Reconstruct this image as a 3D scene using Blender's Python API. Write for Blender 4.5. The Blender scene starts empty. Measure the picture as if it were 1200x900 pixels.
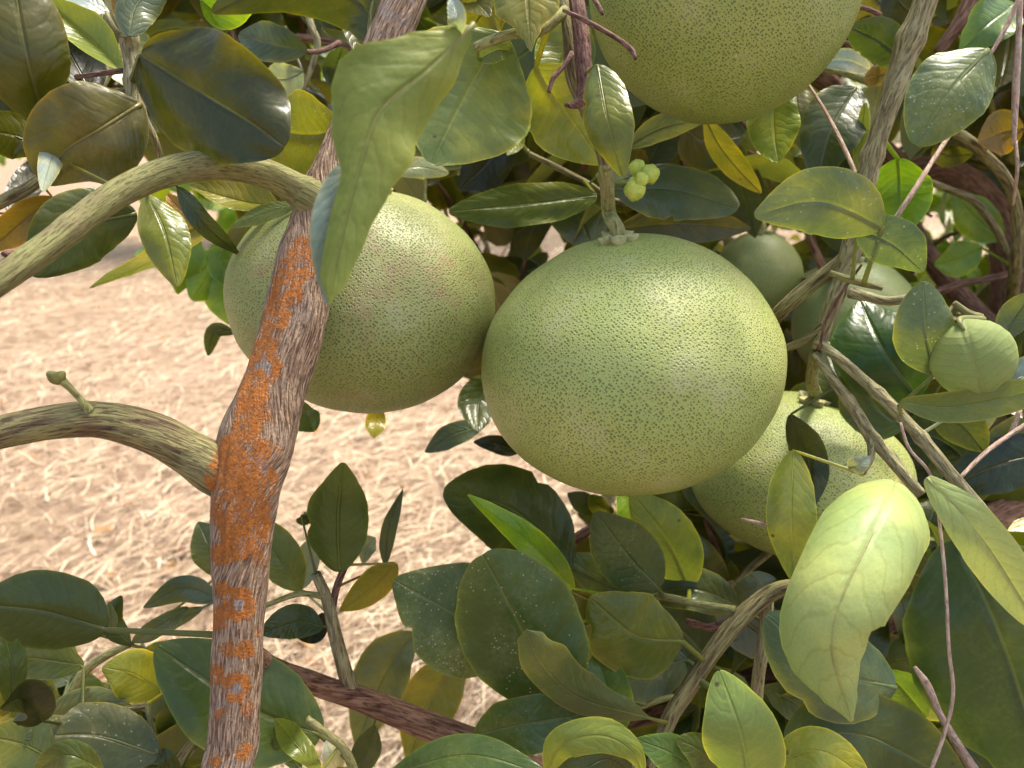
import bpy, math, random
import numpy as np
from mathutils import Vector, Matrix, noise
R = math.radians
random.seed(7)
rng = np.random.default_rng(11)
S = bpy.context.scene
COL = S.collection

# ------------------------------------------------------------------ camera, sky, sun, exposure
CAM_H, PITCH, F = 1.22, R(17.0), 942.0
cd = bpy.data.cameras.new('camera'); cam = bpy.data.objects.new('camera', cd); COL.objects.link(cam)
cam.location = (0, 0, CAM_H); cam.rotation_euler = (R(90) - PITCH, 0, 0)
cd.sensor_width = 36; cd.lens = 36 * F / 1200; cd.clip_start = .02; cd.clip_end = 600
cd.dof.use_dof = True; cd.dof.focus_distance = .40; cd.dof.aperture_fstop = 12.0
S.camera = cam
W = bpy.data.worlds.new('World'); S.world = W; W.use_nodes = True
SUN_EL, SUN_AZ = 66.0, 48.0          # azimuth clockwise from +Y (the view direction)
nt = W.node_tree; bg = nt.nodes['Background']
sky = nt.nodes.new('ShaderNodeTexSky'); sky.sky_type = 'NISHITA'; sky.sun_disc = False
sky.sun_elevation = R(SUN_EL); sky.sun_rotation = R(SUN_AZ)
sky.air_density = 1.0; sky.dust_density = 3.5; sky.ozone_density = 1.0
nt.links.new(sky.outputs[0], bg.inputs[0]); bg.inputs[1].default_value = .15
sd = bpy.data.lights.new('sun', 'SUN'); sd.energy = 2.8; sd.angle = R(15); sd.color = (1, .965, .91)
so = bpy.data.objects.new('sun', sd); COL.objects.link(so)
sdir = Vector((math.sin(R(SUN_AZ)) * math.cos(R(SUN_EL)), math.cos(R(SUN_AZ)) * math.cos(R(SUN_EL)), math.sin(R(SUN_EL))))
so.rotation_euler = sdir.to_track_quat('Z', 'Y').to_euler(); so.location = (2, 2, 5)
S.view_settings.view_transform = 'Standard'; S.view_settings.look = 'None'
S.view_settings.exposure = 1.3; S.view_settings.gamma = 1
S.view_settings.use_white_balance = True; S.view_settings.white_balance_temperature = 7200; S.view_settings.white_balance_tint = 6
S.view_settings.use_curve_mapping = False
S.cycles.max_bounces = 7; S.cycles.diffuse_bounces = 4; S.cycles.glossy_bounces = 2
S.cycles.transmission_bounces = 4; S.cycles.transparent_max_bounces = 4
S.cycles.use_denoising = True

# ------------------------------------------------------------------ helpers
CM = Matrix.Translation(cam.location) @ Matrix.Rotation(R(90) - PITCH, 4, 'X')
CAMP = cam.location.copy()
def P(px, py, d):
    """point at depth d (metres along the view axis) seen at photo pixel px,py (1200x900)"""
    return CM @ Vector(((px - 600) * d / F, -(py - 450) * d / F, -d))
def pix(v):
    c = CM.inverted() @ v; return (600 - c.x * F / c.z, 450 + c.y * F / c.z, -c.z)
def lin(c):
    return tuple(((x / 255) / 12.92 if x / 255 <= .04045 else ((x / 255 + .055) / 1.055) ** 2.4) for x in c)
def tag(o, label=None, cat=None, group=None, kind=None):
    if label: o['label'] = label
    if cat: o['category'] = cat
    if group: o['group'] = group
    if kind: o['kind'] = kind
    return o
def empty(name, loc):
    o = bpy.data.objects.new(name, None); o.location = loc; o.empty_display_size = .02; COL.objects.link(o); return o
def mesh_obj(name, verts, faces, mat, parent=None, uvs=None, smooth=True, attrs=None):
    me = bpy.data.meshes.new(name)
    V_ = np.asarray(verts, dtype=np.float32).reshape(-1, 3)
    o = bpy.data.objects.new(name, me)
    off = Vector((0, 0, 0))
    if parent is not None:
        off = world_loc(parent)
    org = Vector(V_.mean(axis=0).tolist()) if len(V_) else Vector()
    me.from_pydata((V_ - np.array(org)).tolist(), [], faces)
    if uvs is not None:
        ul = me.uv_layers.new(name='UVMap')
        li = np.empty(len(me.loops), dtype=np.int32); me.loops.foreach_get('vertex_index', li)
        ul.data.foreach_set('uv', np.asarray(uvs, dtype=np.float32)[li].ravel())
    if attrs:
        for k, a in attrs.items():
            at = me.attributes.new(k, 'FLOAT', 'POINT'); at.data.foreach_set('value', np.asarray(a, dtype=np.float32))
    if smooth: me.polygons.foreach_set('use_smooth', [True] * len(me.polygons))
    me.materials.append(mat); me.update()
    COL.objects.link(o)
    if parent is not None: o.parent = parent
    o.location = org - off
    return o
def world_loc(o):
    l = Vector((0, 0, 0))
    while o is not None:
        l += o.location; o = o.parent
    return l
def catmull(pts, n):
    pts = [np.array(p, dtype=float) for p in pts]
    if len(pts) == 2:
        return [pts[0] + (pts[1] - pts[0]) * i / (n - 1) for i in range(n)]
    ex = [2 * pts[0] - pts[1]] + pts + [2 * pts[-1] - pts[-2]]
    cum = [0]
    for a, b in zip(pts[:-1], pts[1:]): cum.append(cum[-1] + max(1e-9, float(np.linalg.norm((b - a)[:3]))))
    out = []
    for i in range(n):
        s = cum[-1] * i / (n - 1); k = 0
        while k < len(pts) - 2 and s > cum[k + 1]: k += 1
        t = min(1, max(0, (s - cum[k]) / (cum[k + 1] - cum[k])))
        p0, p1, p2, p3 = ex[k:k + 4]
        out.append(.5 * ((2 * p1) + (-p0 + p2) * t + (2 * p0 - 5 * p1 + 4 * p2 - p3) * t * t + (-p0 + 3 * p1 - 3 * p2 + p3) * t ** 3))
    return out

# ------------------------------------------------------------------ node helpers / materials
class NT:
    def __init__(s, name):
        s.m = bpy.data.materials.new(name); s.m.use_nodes = True; s.t = s.m.node_tree
        s.t.nodes.clear(); s.out = s.n('ShaderNodeOutputMaterial')
    def n(s, k, **kw):
        x = s.t.nodes.new(k)
        for a, b in kw.items(): setattr(x, a, b)
        return x
    def l(s, a, b): s.t.links.new(a, b)
    def put(s, sock, v):
        if hasattr(v, 'is_output') or isinstance(v, bpy.types.NodeSocket): s.l(v, sock)
        elif isinstance(v, (tuple, list)) and len(v) == 3 and sock.type == 'RGBA': sock.default_value = (*v, 1)
        else: sock.default_value = v
    def math(s, op, a, b=None, c=None, clamp=False):
        x = s.n('ShaderNodeMath', operation=op, use_clamp=clamp); s.put(x.inputs[0], a)
        if b is not None: s.put(x.inputs[1], b)
        if c is not None: s.put(x.inputs[2], c)
        return x.outputs[0]
    def mix(s, f, a, b, blend='MIX'):
        x = s.n('ShaderNodeMix', data_type='RGBA', blend_type=blend)
        s.put(x.inputs[0], f); s.put(x.inputs[6], a); s.put(x.inputs[7], b); return x.outputs[2]
    def ramp(s, f, a, b, lo=0., hi=1.):
        x = s.n('ShaderNodeMapRange', interpolation_type='SMOOTHSTEP'); s.put(x.inputs[0], f)
        x.inputs[1].default_value = a; x.inputs[2].default_value = b; x.inputs[3].default_value = lo; x.inputs[4].default_value = hi
        return x.outputs[0]
    def noise(s, vec, scale, detail=3, rough=.5, dist=0):
        x = s.n('ShaderNodeTexNoise'); s.put(x.inputs['Vector'], vec); x.inputs['Scale'].default_value = scale
        x.inputs['Detail'].default_value = detail; x.inputs['Roughness'].default_value = rough; x.inputs['Distortion'].default_value = dist
        return x.outputs[0]
    def voro(s, vec, scale, feature='F1'):
        x = s.n('ShaderNodeTexVoronoi', feature=feature); s.put(x.inputs['Vector'], vec); x.inputs['Scale'].default_value = scale
        return x
    def sep(s, v): x = s.n('ShaderNodeSeparateXYZ'); s.l(v, x.inputs[0]); return x.outputs
    def comb(s, a, b, c):
        x = s.n('ShaderNodeCombineXYZ')
        for i, v in enumerate((a, b, c)): s.put(x.inputs[i], v)
        return x.outputs[0]
    def bump(s, h, strength, dist, normal=None):
        x = s.n('ShaderNodeBump'); x.inputs['Strength'].default_value = strength; x.inputs['Distance'].default_value = dist
        s.l(h, x.inputs['Height'])
        if normal is not None: s.l(normal, x.inputs['Normal'])
        return x.outputs[0]
    def bsdf(s, color, rough, spec=.5, normal=None, **kw):
        b = s.n('ShaderNodeBsdfPrincipled'); s.put(b.inputs['Base Color'], color); s.put(b.inputs['Roughness'], rough)
        s.put(b.inputs['Specular IOR Level'], spec)
        if normal is not None: s.l(normal, b.inputs['Normal'])
        for k, v in kw.items(): s.put(b.inputs[k.replace('_', ' ')], v)
        return b.outputs[0]
    def done(s, sh): s.l(sh, s.out.inputs[0]); return s.m

def leaf_material(name, island=False, cols=None, vein=1., trc=(1.75, 1.75, .6), dull=0., mot=1., vc=(1.75, 1.6, 1.25)):
    m = NT(name)
    uv = m.n('ShaderNodeTexCoord').outputs['UV']; obj = m.n('ShaderNodeTexCoord').outputs['Object']
    geo = m.n('ShaderNodeNewGeometry'); u, v, _ = m.sep(uv)
    if island:
        rnd = geo.outputs['Random Per Island']
        cr = m.n('ShaderNodeValToRGB'); m.l(rnd, cr.inputs[0]); el = cr.color_ramp.elements
        el[0].color = (*cols[0], 1); el[1].color = (*cols[-1], 1)
        for i, c in enumerate(cols[1:-1]):
            e = el.new((i + 1) / (len(cols) - 1)); e.color = (*c, 1)
        base = cr.outputs[0]; dust = .12; pos = geo.outputs['Position']
        wn = m.n('ShaderNodeTexWhiteNoise', noise_dimensions='1D'); m.l(rnd, wn.inputs['W']); rr = wn.outputs[0]
    else:
        oi = m.n('ShaderNodeObjectInfo'); base = oi.outputs['Color']; dust = oi.outputs['Alpha']; rr = oi.outputs['Random']
        pos = geo.outputs['Position']
    a = m.math('ABSOLUTE', m.math('SUBTRACT', m.math('MULTIPLY', u, 2.), 1.))
    wob = m.noise(uv, 5, 2)
    # midrib
    mr = m.ramp(a, .006, .03, 1, 0)
    # side veins
    sv = m.math('FRACT', m.math('ADD', m.math('SUBTRACT', m.math('MULTIPLY', v, 10.), m.math('MULTIPLY', a, 2.1)), m.math('MULTIPLY', wob, 1.2)))
    sv = m.ramp(m.math('ABSOLUTE', m.math('SUBTRACT', sv, .5)), .02, .10, 1, 0)
    sv = m.math('MULTIPLY', sv, m.ramp(a, .75, .95, 1, 0))
    n1 = m.noise(pos, 38, 3, .55); n2 = m.noise(pos, 420, 3, .6); n3 = m.noise(pos, 14, 2)
    c = m.mix(m.ramp(n1, .35, .7, 0, mot), base, m.mix(1., base, (1.75, 1.45, .85), 'MULTIPLY'))
    c = m.mix(m.ramp(n3, .42, .62, 0, .75), c, m.mix(1., base, (.62, .74, .7), 'MULTIPLY'))
    c = m.mix(m.math('MULTIPLY', n2, .35), c, m.mix(1., c, (.72, .74, .6), 'MULTIPLY'))
    # fine net of veins between side veins
    net = m.voro(pos, 330, 'DISTANCE_TO_EDGE').outputs['Distance']
    netm = m.ramp(net, .02, .09, 1, 0)
    c = m.mix(m.math('MULTIPLY', netm, .13), c, m.mix(1., c, (1.7, 1.6, 1.3), 'MULTIPLY'))
    c = m.mix(m.math('MULTIPLY', sv, .17 * vein if vc[0] > 1 else .32), c, m.mix(1., c, vc, 'MULTIPLY'))
    c = m.mix(m.math('MULTIPLY', mr, .5 * vein), c, m.mix(.35, m.mix(1., c, (2.2, 1.9, 1.5), 'MULTIPLY'), (.26, .27, .09))) if vc[0] > 1 else m.mix(m.math('MULTIPLY', mr, .38), c, (.30, .24, .10))
    c = m.mix(m.math('MULTIPLY', m.ramp(a, .95, .985), .55 * mot), c, m.mix(1., c, (2.0, 1.9, 1.5), 'MULTIPLY'))  # lit leaf edge painted as a paler rim line
    # yellowing towards the rim and brown spots
    c = m.mix(m.math('MULTIPLY', m.ramp(m.math('ADD', a, m.math('MULTIPLY', n1, .5)), 1.05, 1.3), .6 * mot), c, m.mix(1., c, (1.9, 1.5, .7), 'MULTIPLY'))
    vo = m.voro(pos, 75); vr = m.sep(vo.outputs['Color'])
    spot = m.math('MULTIPLY', m.ramp(m.math('ADD', vo.outputs['Distance'], m.math('MULTIPLY', n2, .12)), .10, .17, 1, 0), m.math('GREATER_THAN', vr[0], .86))
    c = m.mix(m.math('MULTIPLY', spot, .75), c, (.05, .026, .012))
    # pale dust flecks; grey film is dust and, on the big leaf, painted sheen
    vd = m.voro(pos, 560); vdr = m.sep(vd.outputs['Color'])
    fl = m.math('MULTIPLY', m.ramp(vd.outputs['Distance'], .12, .3, 1, 0), m.math('GREATER_THAN', m.math('ADD', vdr[1], m.math('MULTIPLY', m.ramp(n1, .3, .75), .5)), m.math('SUBTRACT', 1.33, m.math('MULTIPLY', dust, .65))))
    fl = m.math('MULTIPLY', fl, m.ramp(m.math('ADD', dust, 0.), .2, .5)) if not island else m.math('MULTIPLY', fl, .0)
    film = m.math('MULTIPLY', m.math('MULTIPLY', m.ramp(n1, .3, .7), m.ramp(n2, .35, .65)), m.math('MULTIPLY', dust, .22))
    c = m.mix(m.math('MULTIPLY', fl, .65), c, (.50, .52, .42)); c = m.mix(film, c, (.42, .45, .38))
    # underside: paler and matt
    back = geo.outputs['Backfacing']
    c = m.mix(back, c, m.mix(.35, m.mix(1., c, (1.35, 1.3, 1.2), 'MULTIPLY'), (.17, .19, .09)))
    rough = m.math('ADD', m.math('ADD', .21 + dull, m.math('MULTIPLY', n1, .16)), m.math('ADD', m.math('MULTIPLY', back, .25), m.math('MULTIPLY', dust, .16)))
    h = m.math('ADD', m.math('SUBTRACT', m.math('MULTIPLY', m.ramp(m.math('ABSOLUTE', m.math('SUBTRACT', m.math('FRACT', m.math('ADD', m.math('SUBTRACT', m.math('MULTIPLY', v, 10.), m.math('MULTIPLY', a, 2.1)), m.math('MULTIPLY', wob, 1.2))), .5)), 0, .3), .17 * vein), m.math('MULTIPLY', m.ramp(a, 0, .09, 1, 0), 1.0 * vein)), m.math('ADD', m.math('MULTIPLY', n1, 2.6), m.math('MULTIPLY', n2, .22)))
    nb = m.bump(h, .55, .0011)
    p = m.bsdf(c, rough, .5, nb)
    tr = m.n('ShaderNodeBsdfTranslucent'); m.l(m.mix(1., c, trc, 'MULTIPLY'), tr.inputs[0]); m.l(nb, tr.inputs[1])
    ms = m.n('ShaderNodeMixShader'); ms.inputs[0].default_value = .25; m.l(p, ms.inputs[1]); m.l(tr.outputs[0], ms.inputs[2])
    return m.done(ms.outputs[0])

def rind_material(name, light, dark, ripe=(.50, .50, .15), scar=0.):
    m = NT(name)
    obj = m.n('ShaderNodeTexCoord').outputs['Object']
    warp = m.n('ShaderNodeTexNoise'); m.l(obj, warp.inputs['Vector']); warp.inputs['Scale'].default_value = 90
    wv = m.n('ShaderNodeVectorMath', operation='MULTIPLY_ADD'); m.l(warp.outputs['Color'], wv.inputs[0]); wv.inputs[1].default_value = (.0025,) * 3; m.l(obj, wv.inputs[2])
    uv = m.n('ShaderNodeTexCoord').outputs['UV']
    wn = m.n('ShaderNodeTexNoise'); m.l(uv, wn.inputs['Vector']); wn.inputs['Scale'].default_value = 180
    wu = m.n('ShaderNodeVectorMath', operation='MULTIPLY_ADD'); m.l(wn.outputs['Color'], wu.inputs[0]); wu.inputs[1].default_value = (.0007,) * 3; m.l(uv, wu.inputs[2])
    vo = m.voro(wu.outputs[0], 570); vo.voronoi_dimensions = '2D'; vo.inputs['Randomness'].default_value = .72
    d = vo.outputs['Distance']; cr = m.sep(vo.outputs['Color'])
    size = m.math('ADD', .5, m.math('MULTIPLY', cr[0], .85))
    pit = m.ramp(m.math('DIVIDE', d, size), .12, .36, 1, 0)
    vo2 = m.voro(wu.outputs[0], 900); vo2.voronoi_dimensions = '2D'
    pit = m.math('MAXIMUM', pit, m.math('MULTIPLY', m.ramp(vo2.outputs['Distance'], .1, .34, 1, 0), .2))
    big = m.noise(obj, 17, 3, .55); mid = m.noise(obj, 70, 3, .6); fine = m.noise(obj, 900, 2)
    c = m.mix(m.ramp(big, .35, .68), light, ripe)
    c = m.mix(m.math('MULTIPLY', m.ramp(mid, .4, .7), .35), c, m.mix(1., c, (.78, .88, .8), 'MULTIPLY'))
    pitc = m.mix(m.ramp(big, .3, .7), dark, m.mix(1., dark, (1.5, 1.25, 1.), 'MULTIPLY'))
    c = m.mix(m.math('MULTIPLY', pit, .74), c, pitc)
    # pale wax bloom
    c = m.mix(m.math('MULTIPLY', m.ramp(m.noise(obj, 34, 4, .65), .50, .78), .28), c, (.52, .51, .36))
    # rubbed russet scars
    sc = m.ramp(m.math('ADD', m.noise(obj, 26, 4, .7), m.math('MULTIPLY', m.noise(obj, 9, 1), .6)), .98 - scar * .3, 1.08 - scar * .22)
    c = m.mix(m.math('MULTIPLY', sc, m.ramp(m.noise(obj, 120, 3, .7), .3, .7, .1, .6)), c, (.30, .17, .09))
    # little scratches
    mp = m.n('ShaderNodeMapping'); mp.inputs['Scale'].default_value = (1, .25, .6); mp.inputs['Rotation'].default_value = (.4, .7, .2); m.l(obj, mp.inputs[0])
    vs = m.voro(mp.outputs[0], 110); vsc = m.sep(vs.outputs['Color'])
    scr = m.math('MULTIPLY', m.ramp(vs.outputs['Distance'], .03, .07, 1, 0), m.math('GREATER_THAN', vsc[2], .93))
    c = m.mix(m.math('MULTIPLY', scr, .55), c, (.62, .60, .42))
    hgt = m.math('SUBTRACT', m.math('ADD', m.math('MULTIPLY', mid, .9), m.math('MULTIPLY', fine, .2)), m.math('MULTIPLY', pit, .42))
    nb = m.bump(hgt, .8, .0009)
    return m.done(m.bsdf(c, m.math('ADD', .40, m.math('MULTIPLY', mid, .16)), .6, nb, Subsurface_Weight=0.0))

def bark_material(name, c1, c2, c3, ridge=60., lichen=False, bumpd=.0016, longs=9.):
    """UV: x = metres round the stem, y = metres along it"""
    m = NT(name)
    uv = m.n('ShaderNodeTexCoord').outputs['UV']; pos = m.n('ShaderNodeNewGeometry').outputs['Position']
    mp = m.n('ShaderNodeMapping'); mp.inputs['Scale'].default_value = (longs, 1, 1); m.l(uv, mp.inputs[0])
    rn = m.noise(mp.outputs[0], ridge, 4, .55, .25)
    r2 = m.noise(mp.outputs[0], ridge * 2.3, 3, .6, .4); crack = m.ramp(r2, .36, .46, 1, 0)
    n1 = m.noise(pos, 60, 4, .6); n2 = m.noise(pos, 700, 3, .6); n3 = m.noise(pos, 20, 3)
    c = m.mix(m.ramp(rn, .33, .62), c1, c2)
    c = m.mix(m.ramp(n1, .5, .68, 0, .7), c, c3)
    c = m.mix(m.math('MULTIPLY', crack, .65), c, m.mix(1., c1, (.5, .45, .42), 'MULTIPLY'))
    c = m.mix(m.math('MULTIPLY', n2, .5), c, m.mix(1., c, (.55, .52, .5), 'MULTIPLY'))
    h = m.math('SUBTRACT', m.math('ADD', m.math('MULTIPLY', rn, 1.6), m.math('MULTIPLY', n2, .3)), m.math('MULTIPLY', crack, .5))
    if lichen:
        at = m.n('ShaderNodeAttribute', attribute_name='lichen').outputs['Fac']
        f = m.math('ADD', at, m.math('MULTIPLY', m.math('SUBTRACT', m.math('ADD', m.math('MULTIPLY', m.noise(pos, 120, 4, .7), .62), m.math('MULTIPLY', m.noise(pos, 900, 2, .6), .38)), .5), 2.9))
        lm = m.ramp(f, .50, .74)
        gl = m.ramp(m.math('ADD', m.n('ShaderNodeAttribute', attribute_name='greyl').outputs['Fac'], m.math('MULTIPLY', m.math('SUBTRACT', m.noise(pos, 230, 4, .7), .5), .8)), .42, .6)
        c = m.mix(m.math('MULTIPLY', gl, .7), c, m.mix(m.ramp(n2, .35, .65), (.23, .19, .19), (.40, .36, .36)))
        lc = m.mix(m.ramp(n2, .3, .62), (.24, .08, .025), (.46, .155, .03))
        c = m.mix(m.math('MULTIPLY', lm, m.ramp(n2, .25, .5, .55, 1)), c, lc)
        hx = m.n('ShaderNodeMix', data_type='FLOAT'); m.l(m.math('MULTIPLY', lm, .75), hx.inputs[0]); m.l(h, hx.inputs[2]); m.l(m.math('ADD', m.math('MULTIPLY', m.noise(pos, 420, 4, .7), 1.3), .5), hx.inputs[3]); h = hx.outputs[0]
    nb = m.bump(h, .9, bumpd)
    return m.done(m.bsdf(c, .82, .25, nb))

def plain(name, c1, c2, scale=60, rough=.6, bumpd=.0008, spec=.35):
    m = NT(name); obj = m.n('ShaderNodeNewGeometry').outputs['Position']
    n = m.noise(obj, scale, 4, .6); n2 = m.noise(obj, scale * 7, 3)
    return m.done(m.bsdf(m.mix(m.ramp(n, .3, .7), c1, c2), rough, spec, m.bump(m.math('ADD', n, m.math('MULTIPLY', n2, .4)), .7, bumpd)))

M_LEAF = leaf_material('pomelo_leaf')
M_SOFT = leaf_material('pale_leaf', vein=.8, trc=(1.0, 1.05, .7), dull=.2, mot=.3, vc=(.66, .58, .40))
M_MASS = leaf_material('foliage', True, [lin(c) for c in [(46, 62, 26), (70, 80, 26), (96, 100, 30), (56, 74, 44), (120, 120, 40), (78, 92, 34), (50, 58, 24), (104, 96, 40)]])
M_FAR = leaf_material('sunlit_foliage', True, [lin(c) for c in [(70, 110, 30), (110, 150, 40), (60, 90, 34), (150, 170, 60), (90, 125, 36)]])  # brighter copy of the foliage greens, sunlight put into the colour
RIND_A = rind_material('pomelo_rind', (.325, .385, .11), (.05, .082, .016), (.395, .42, .125), -.12)
RIND_B = rind_material('pomelo_rind_rubbed', (.265, .31, .095), (.04, .066, .014), (.315, .32, .10), .36)
RIND_C = rind_material('pomelo_rind_yellower', (.30, .36, .10), (.045, .075, .014), (.355, .38, .11), .05)
RIND_D = rind_material('young_rind', (.25, .31, .12), (.13, .18, .05), (.34, .36, .13), 0.)
B_LIMB = bark_material('limb_bark', (.17, .095, .06), (.60, .42, .30), (.42, .31, .25), 75, True, .0026, 12.)
B_GREEN = bark_material('green_branch_bark', (.20, .19, .08), (.27, .265, .11), (.22, .18, .10), 60, False, .0007, 11.)
B_STRIPE = bark_material('striped_branch_bark', (.12, .08, .05), (.31, .285, .13), (.25, .22, .11), 42, False, .0012, 11.)
B_GREY = bark_material('grey_shoot_bark', (.20, .16, .09), (.42, .38, .22), (.30, .27, .14), 60, False, .0009, 8.)
B_BROWN = bark_material('brown_trunk_bark', (.14, .065, .045), (.38, .22, .15), (.25, .14, .10), 45, False, .002, 9.)
B_TWIG = bark_material('thin_twig_bark', (.20, .20, .07), (.38, .38, .16), (.30, .26, .12), 120, False, .0004, 6.)
B_DEAD = bark_material('dead_twig_bark', (.09, .04, .032), (.27, .15, .12), (.18, .10, .08), 120, False, .0008, 5.)
B_STRAW = bark_material('dry_stem', (.36, .23, .18), (.58, .44, .36), (.46, .31, .26), 120, False, .0004, 4.)
M_CALYX = plain('calyx', (.28, .27, .10), (.50, .47, .24), 240, .6, .0008)
M_PET = plain('petiole', (.16, .20, .05), (.28, .31, .09), 150, .5, .0005)
M_BUD = plain('bud', (.42, .52, .07), (.60, .66, .15), 300, .5, .0004)

# ------------------------------------------------------------------ ground: one soil sheet and the straw litter on it
def build_ground():
    m = NT('dry_soil'); pos = m.n('ShaderNodeNewGeometry').outputs['Position']
    n1 = m.noise(pos, .9, 4, .6); n2 = m.noise(pos, 14, 5, .7); n3 = m.noise(pos, 90, 3, .7)
    mp = m.n('ShaderNodeMapping'); mp.inputs['Scale'].default_value = (9, 60, 9); mp.inputs['Rotation'].default_value = (0, 0, .5); m.l(pos, mp.inputs[0])
    st = m.noise(mp.outputs[0], 3, 4, .7, 1.5)
    c = m.mix(m.ramp(n2, .3, .7), (.13, .08, .05), (.44, .315, .215))
    c = m.mix(m.ramp(n1, .45, .7, 0, .6), c, (.36, .24, .18))
    c = m.mix(m.ramp(st, .5, .62, 0, .4), c, (.46, .34, .25))
    c = m.mix(m.ramp(n3, .55, .7, 0, .5), c, (.22, .13, .09))
    nb = m.bump(m.math('ADD', m.math('ADD', n2, m.math('MULTIPLY', n3, .4)), m.math('MULTIPLY', st, .5)), .8, .02)
    mat = m.done(m.bsdf(c, .9, .2, nb))
    nx = 90; vs = []; fs = []
    xs = [math.copysign(abs(t) ** 2.2 * 250, t) for t in np.linspace(-1, 1, nx)]
    ys = [math.copysign(abs(t) ** 2.2 * 250, t) + 2 for t in np.linspace(-1, 1, nx)]
    for y in ys:
        for x in xs:
            vs.append((x, y, .02 * noise.noise(Vector((x * 1.3, y * 1.3, 0))) if abs(x) < 9 else 0))
    for j in range(nx - 1):
        for i in range(nx - 1):
            a = j * nx + i; fs.append((a, a + 1, a + nx + 1, a + nx))
    tag(mesh_obj('ground', vs, fs, mat), kind='structure')
    # straw blades
    N = 150000
    r = rng.random(N)
    y = .75 + 11.5 * r ** 1.55; x = (rng.random(N) - .5) * 2 * (.95 * y + .5) - .1 * y
    ln = rng.uniform(.03, .15, N) * (1 + .06 * y); wd = .0008 + .0034 * rng.random(N) ** 2.2 * (1 + .12 * y)
    az = rng.normal(.5, 1.1, N); el = np.abs(rng.normal(0, .34, N)); z = rng.uniform(.002, .035, N)
    cur = rng.normal(0, .12, N)
    clump = np.array([noise.noise(Vector((a * 2.2, b * 2.2, 3.3))) for a, b in zip(x, y)])
    z += np.clip(clump, 0, 1) * .03
    keep = clump > rng.uniform(-.75, .25, N)
    x, y, ln, wd, az, el, z, cur = [q[keep] for q in (x, y, ln, wd, az, el, z, cur)]; N = len(x)
    K = 4; vv = np.zeros((N, K + 1, 2, 3)); px_, py_, pz_ = x.copy(), y.copy(), z.copy()
    for k in range(K + 1):
        w = wd * (1 - .75 * (k / K) ** 2) / 2
        sx, sy = -np.sin(az + cur * k / K * 3), np.cos(az + cur * k / K * 3)
        vv[:, k, 0] = np.stack([px_ - sx * w, py_ - sy * w, pz_], 1); vv[:, k, 1] = np.stack([px_ + sx * w, py_ + sy * w, pz_ + w * .6], 1)
        a = az + cur * k / K * 3; e = el * (1 - 1.2 * k / K)
        px_ = px_ + np.cos(a) * np.cos(e) * ln / K; py_ = py_ + np.sin(a) * np.cos(e) * ln / K; pz_ = np.maximum(pz_ + np.sin(e) * ln / K, .001)
    vv = vv.reshape(-1, 3); base = (np.arange(N) * (K + 1) * 2)[:, None]
    q = np.concatenate([base + np.array([2 * k, 2 * k + 2, 2 * k + 3, 2 * k + 1]) for k in range(K)], 0)
    s = NT('straw'); g = s.n('ShaderNodeNewGeometry'); cr = s.n('ShaderNodeValToRGB'); s.l(g.outputs['Random Per Island'], cr.inputs[0])
    e = cr.color_ramp.elements; e[0].color = (.14, .08, .045, 1); e[1].color = (.88, .73, .54, 1)
    for p_, c_ in ((.2, (.27, .17, .11)), (.5, (.50, .36, .24)), (.8, (.70, .54, .38))):
        k = e.new(p_); k.color = (*c_, 1)
    tag(mesh_obj('dry_straw', vv, q.tolist(), s.done(s.bsdf(cr.outputs[0], .6, .35)), smooth=False),
        'pale dry straw and hay litter spread over the orchard floor', 'straw', kind='stuff')
build_ground()

# ------------------------------------------------------------------ tubes (stems, branches)
def tube_geo(pts, seg=14, step=.004, amp=.05, freq=30., ridges=0., cap=True, knots=()):
    """pts: (Vector, radius); returns verts, faces, uv, frames"""
    raw = [(p.x, p.y, p.z, r) for p, r in pts]
    L = sum((Vector(a[:3]) - Vector(b[:3])).length for a, b in zip(raw[:-1], raw[1:]))
    n = max(4, int(L / step)); q = catmull(raw, n)
    vs, fs, uv = [], [], []; up = None; acc = 0; seed = random.uniform(0, 90)
    for i, c in enumerate(q):
        p = Vector(c[:3]); r = max(1e-4, c[3])
        T = (Vector(q[min(i + 1, n - 1)][:3]) - Vector(q[max(i - 1, 0)][:3])).normalized()
        if up is None: up = T.orthogonal().normalized()
        up = (up - T * up.dot(T)).normalized(); B = T.cross(up)
        if i: acc += (p - Vector(q[i - 1][:3])).length
        kk = 1 + sum(h * math.exp(-((acc / L - t) * L / w) ** 2) for t, h, w in knots)
        for j in range(seg + 1):
            th = 2 * math.pi * j / seg
            d = up * math.cos(th) + B * math.sin(th)
            rr = r * kk * (1 + amp * noise.noise(p * freq + d * 1.5 + Vector((seed, 0, 0))))
            if ridges: rr += ridges * noise.noise(Vector((math.cos(th) * r * 330, math.sin(th) * r * 330, acc * 40 + seed)))
            vs.append(p + d * rr); uv.append((2 * math.pi * r * j / seg, acc))
    W_ = seg + 1
    for i in range(n - 1):
        for j in range(seg):
            a = i * W_ + j; fs.append((a, a + 1, a + W_ + 1, a + W_))
    if cap:
        for i, s in ((0, -1), (n - 1, 1)):
            k = len(vs); p = Vector(q[i][:3]); vs.append(p); uv.append((0, 0))
            for j in range(seg):
                a = i * W_ + j; fs.append((a, a + 1, k) if s > 0 else (a + 1, a, k))
    return vs, fs, uv
BR = {}           # tree -> list of (object, [points])
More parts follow.
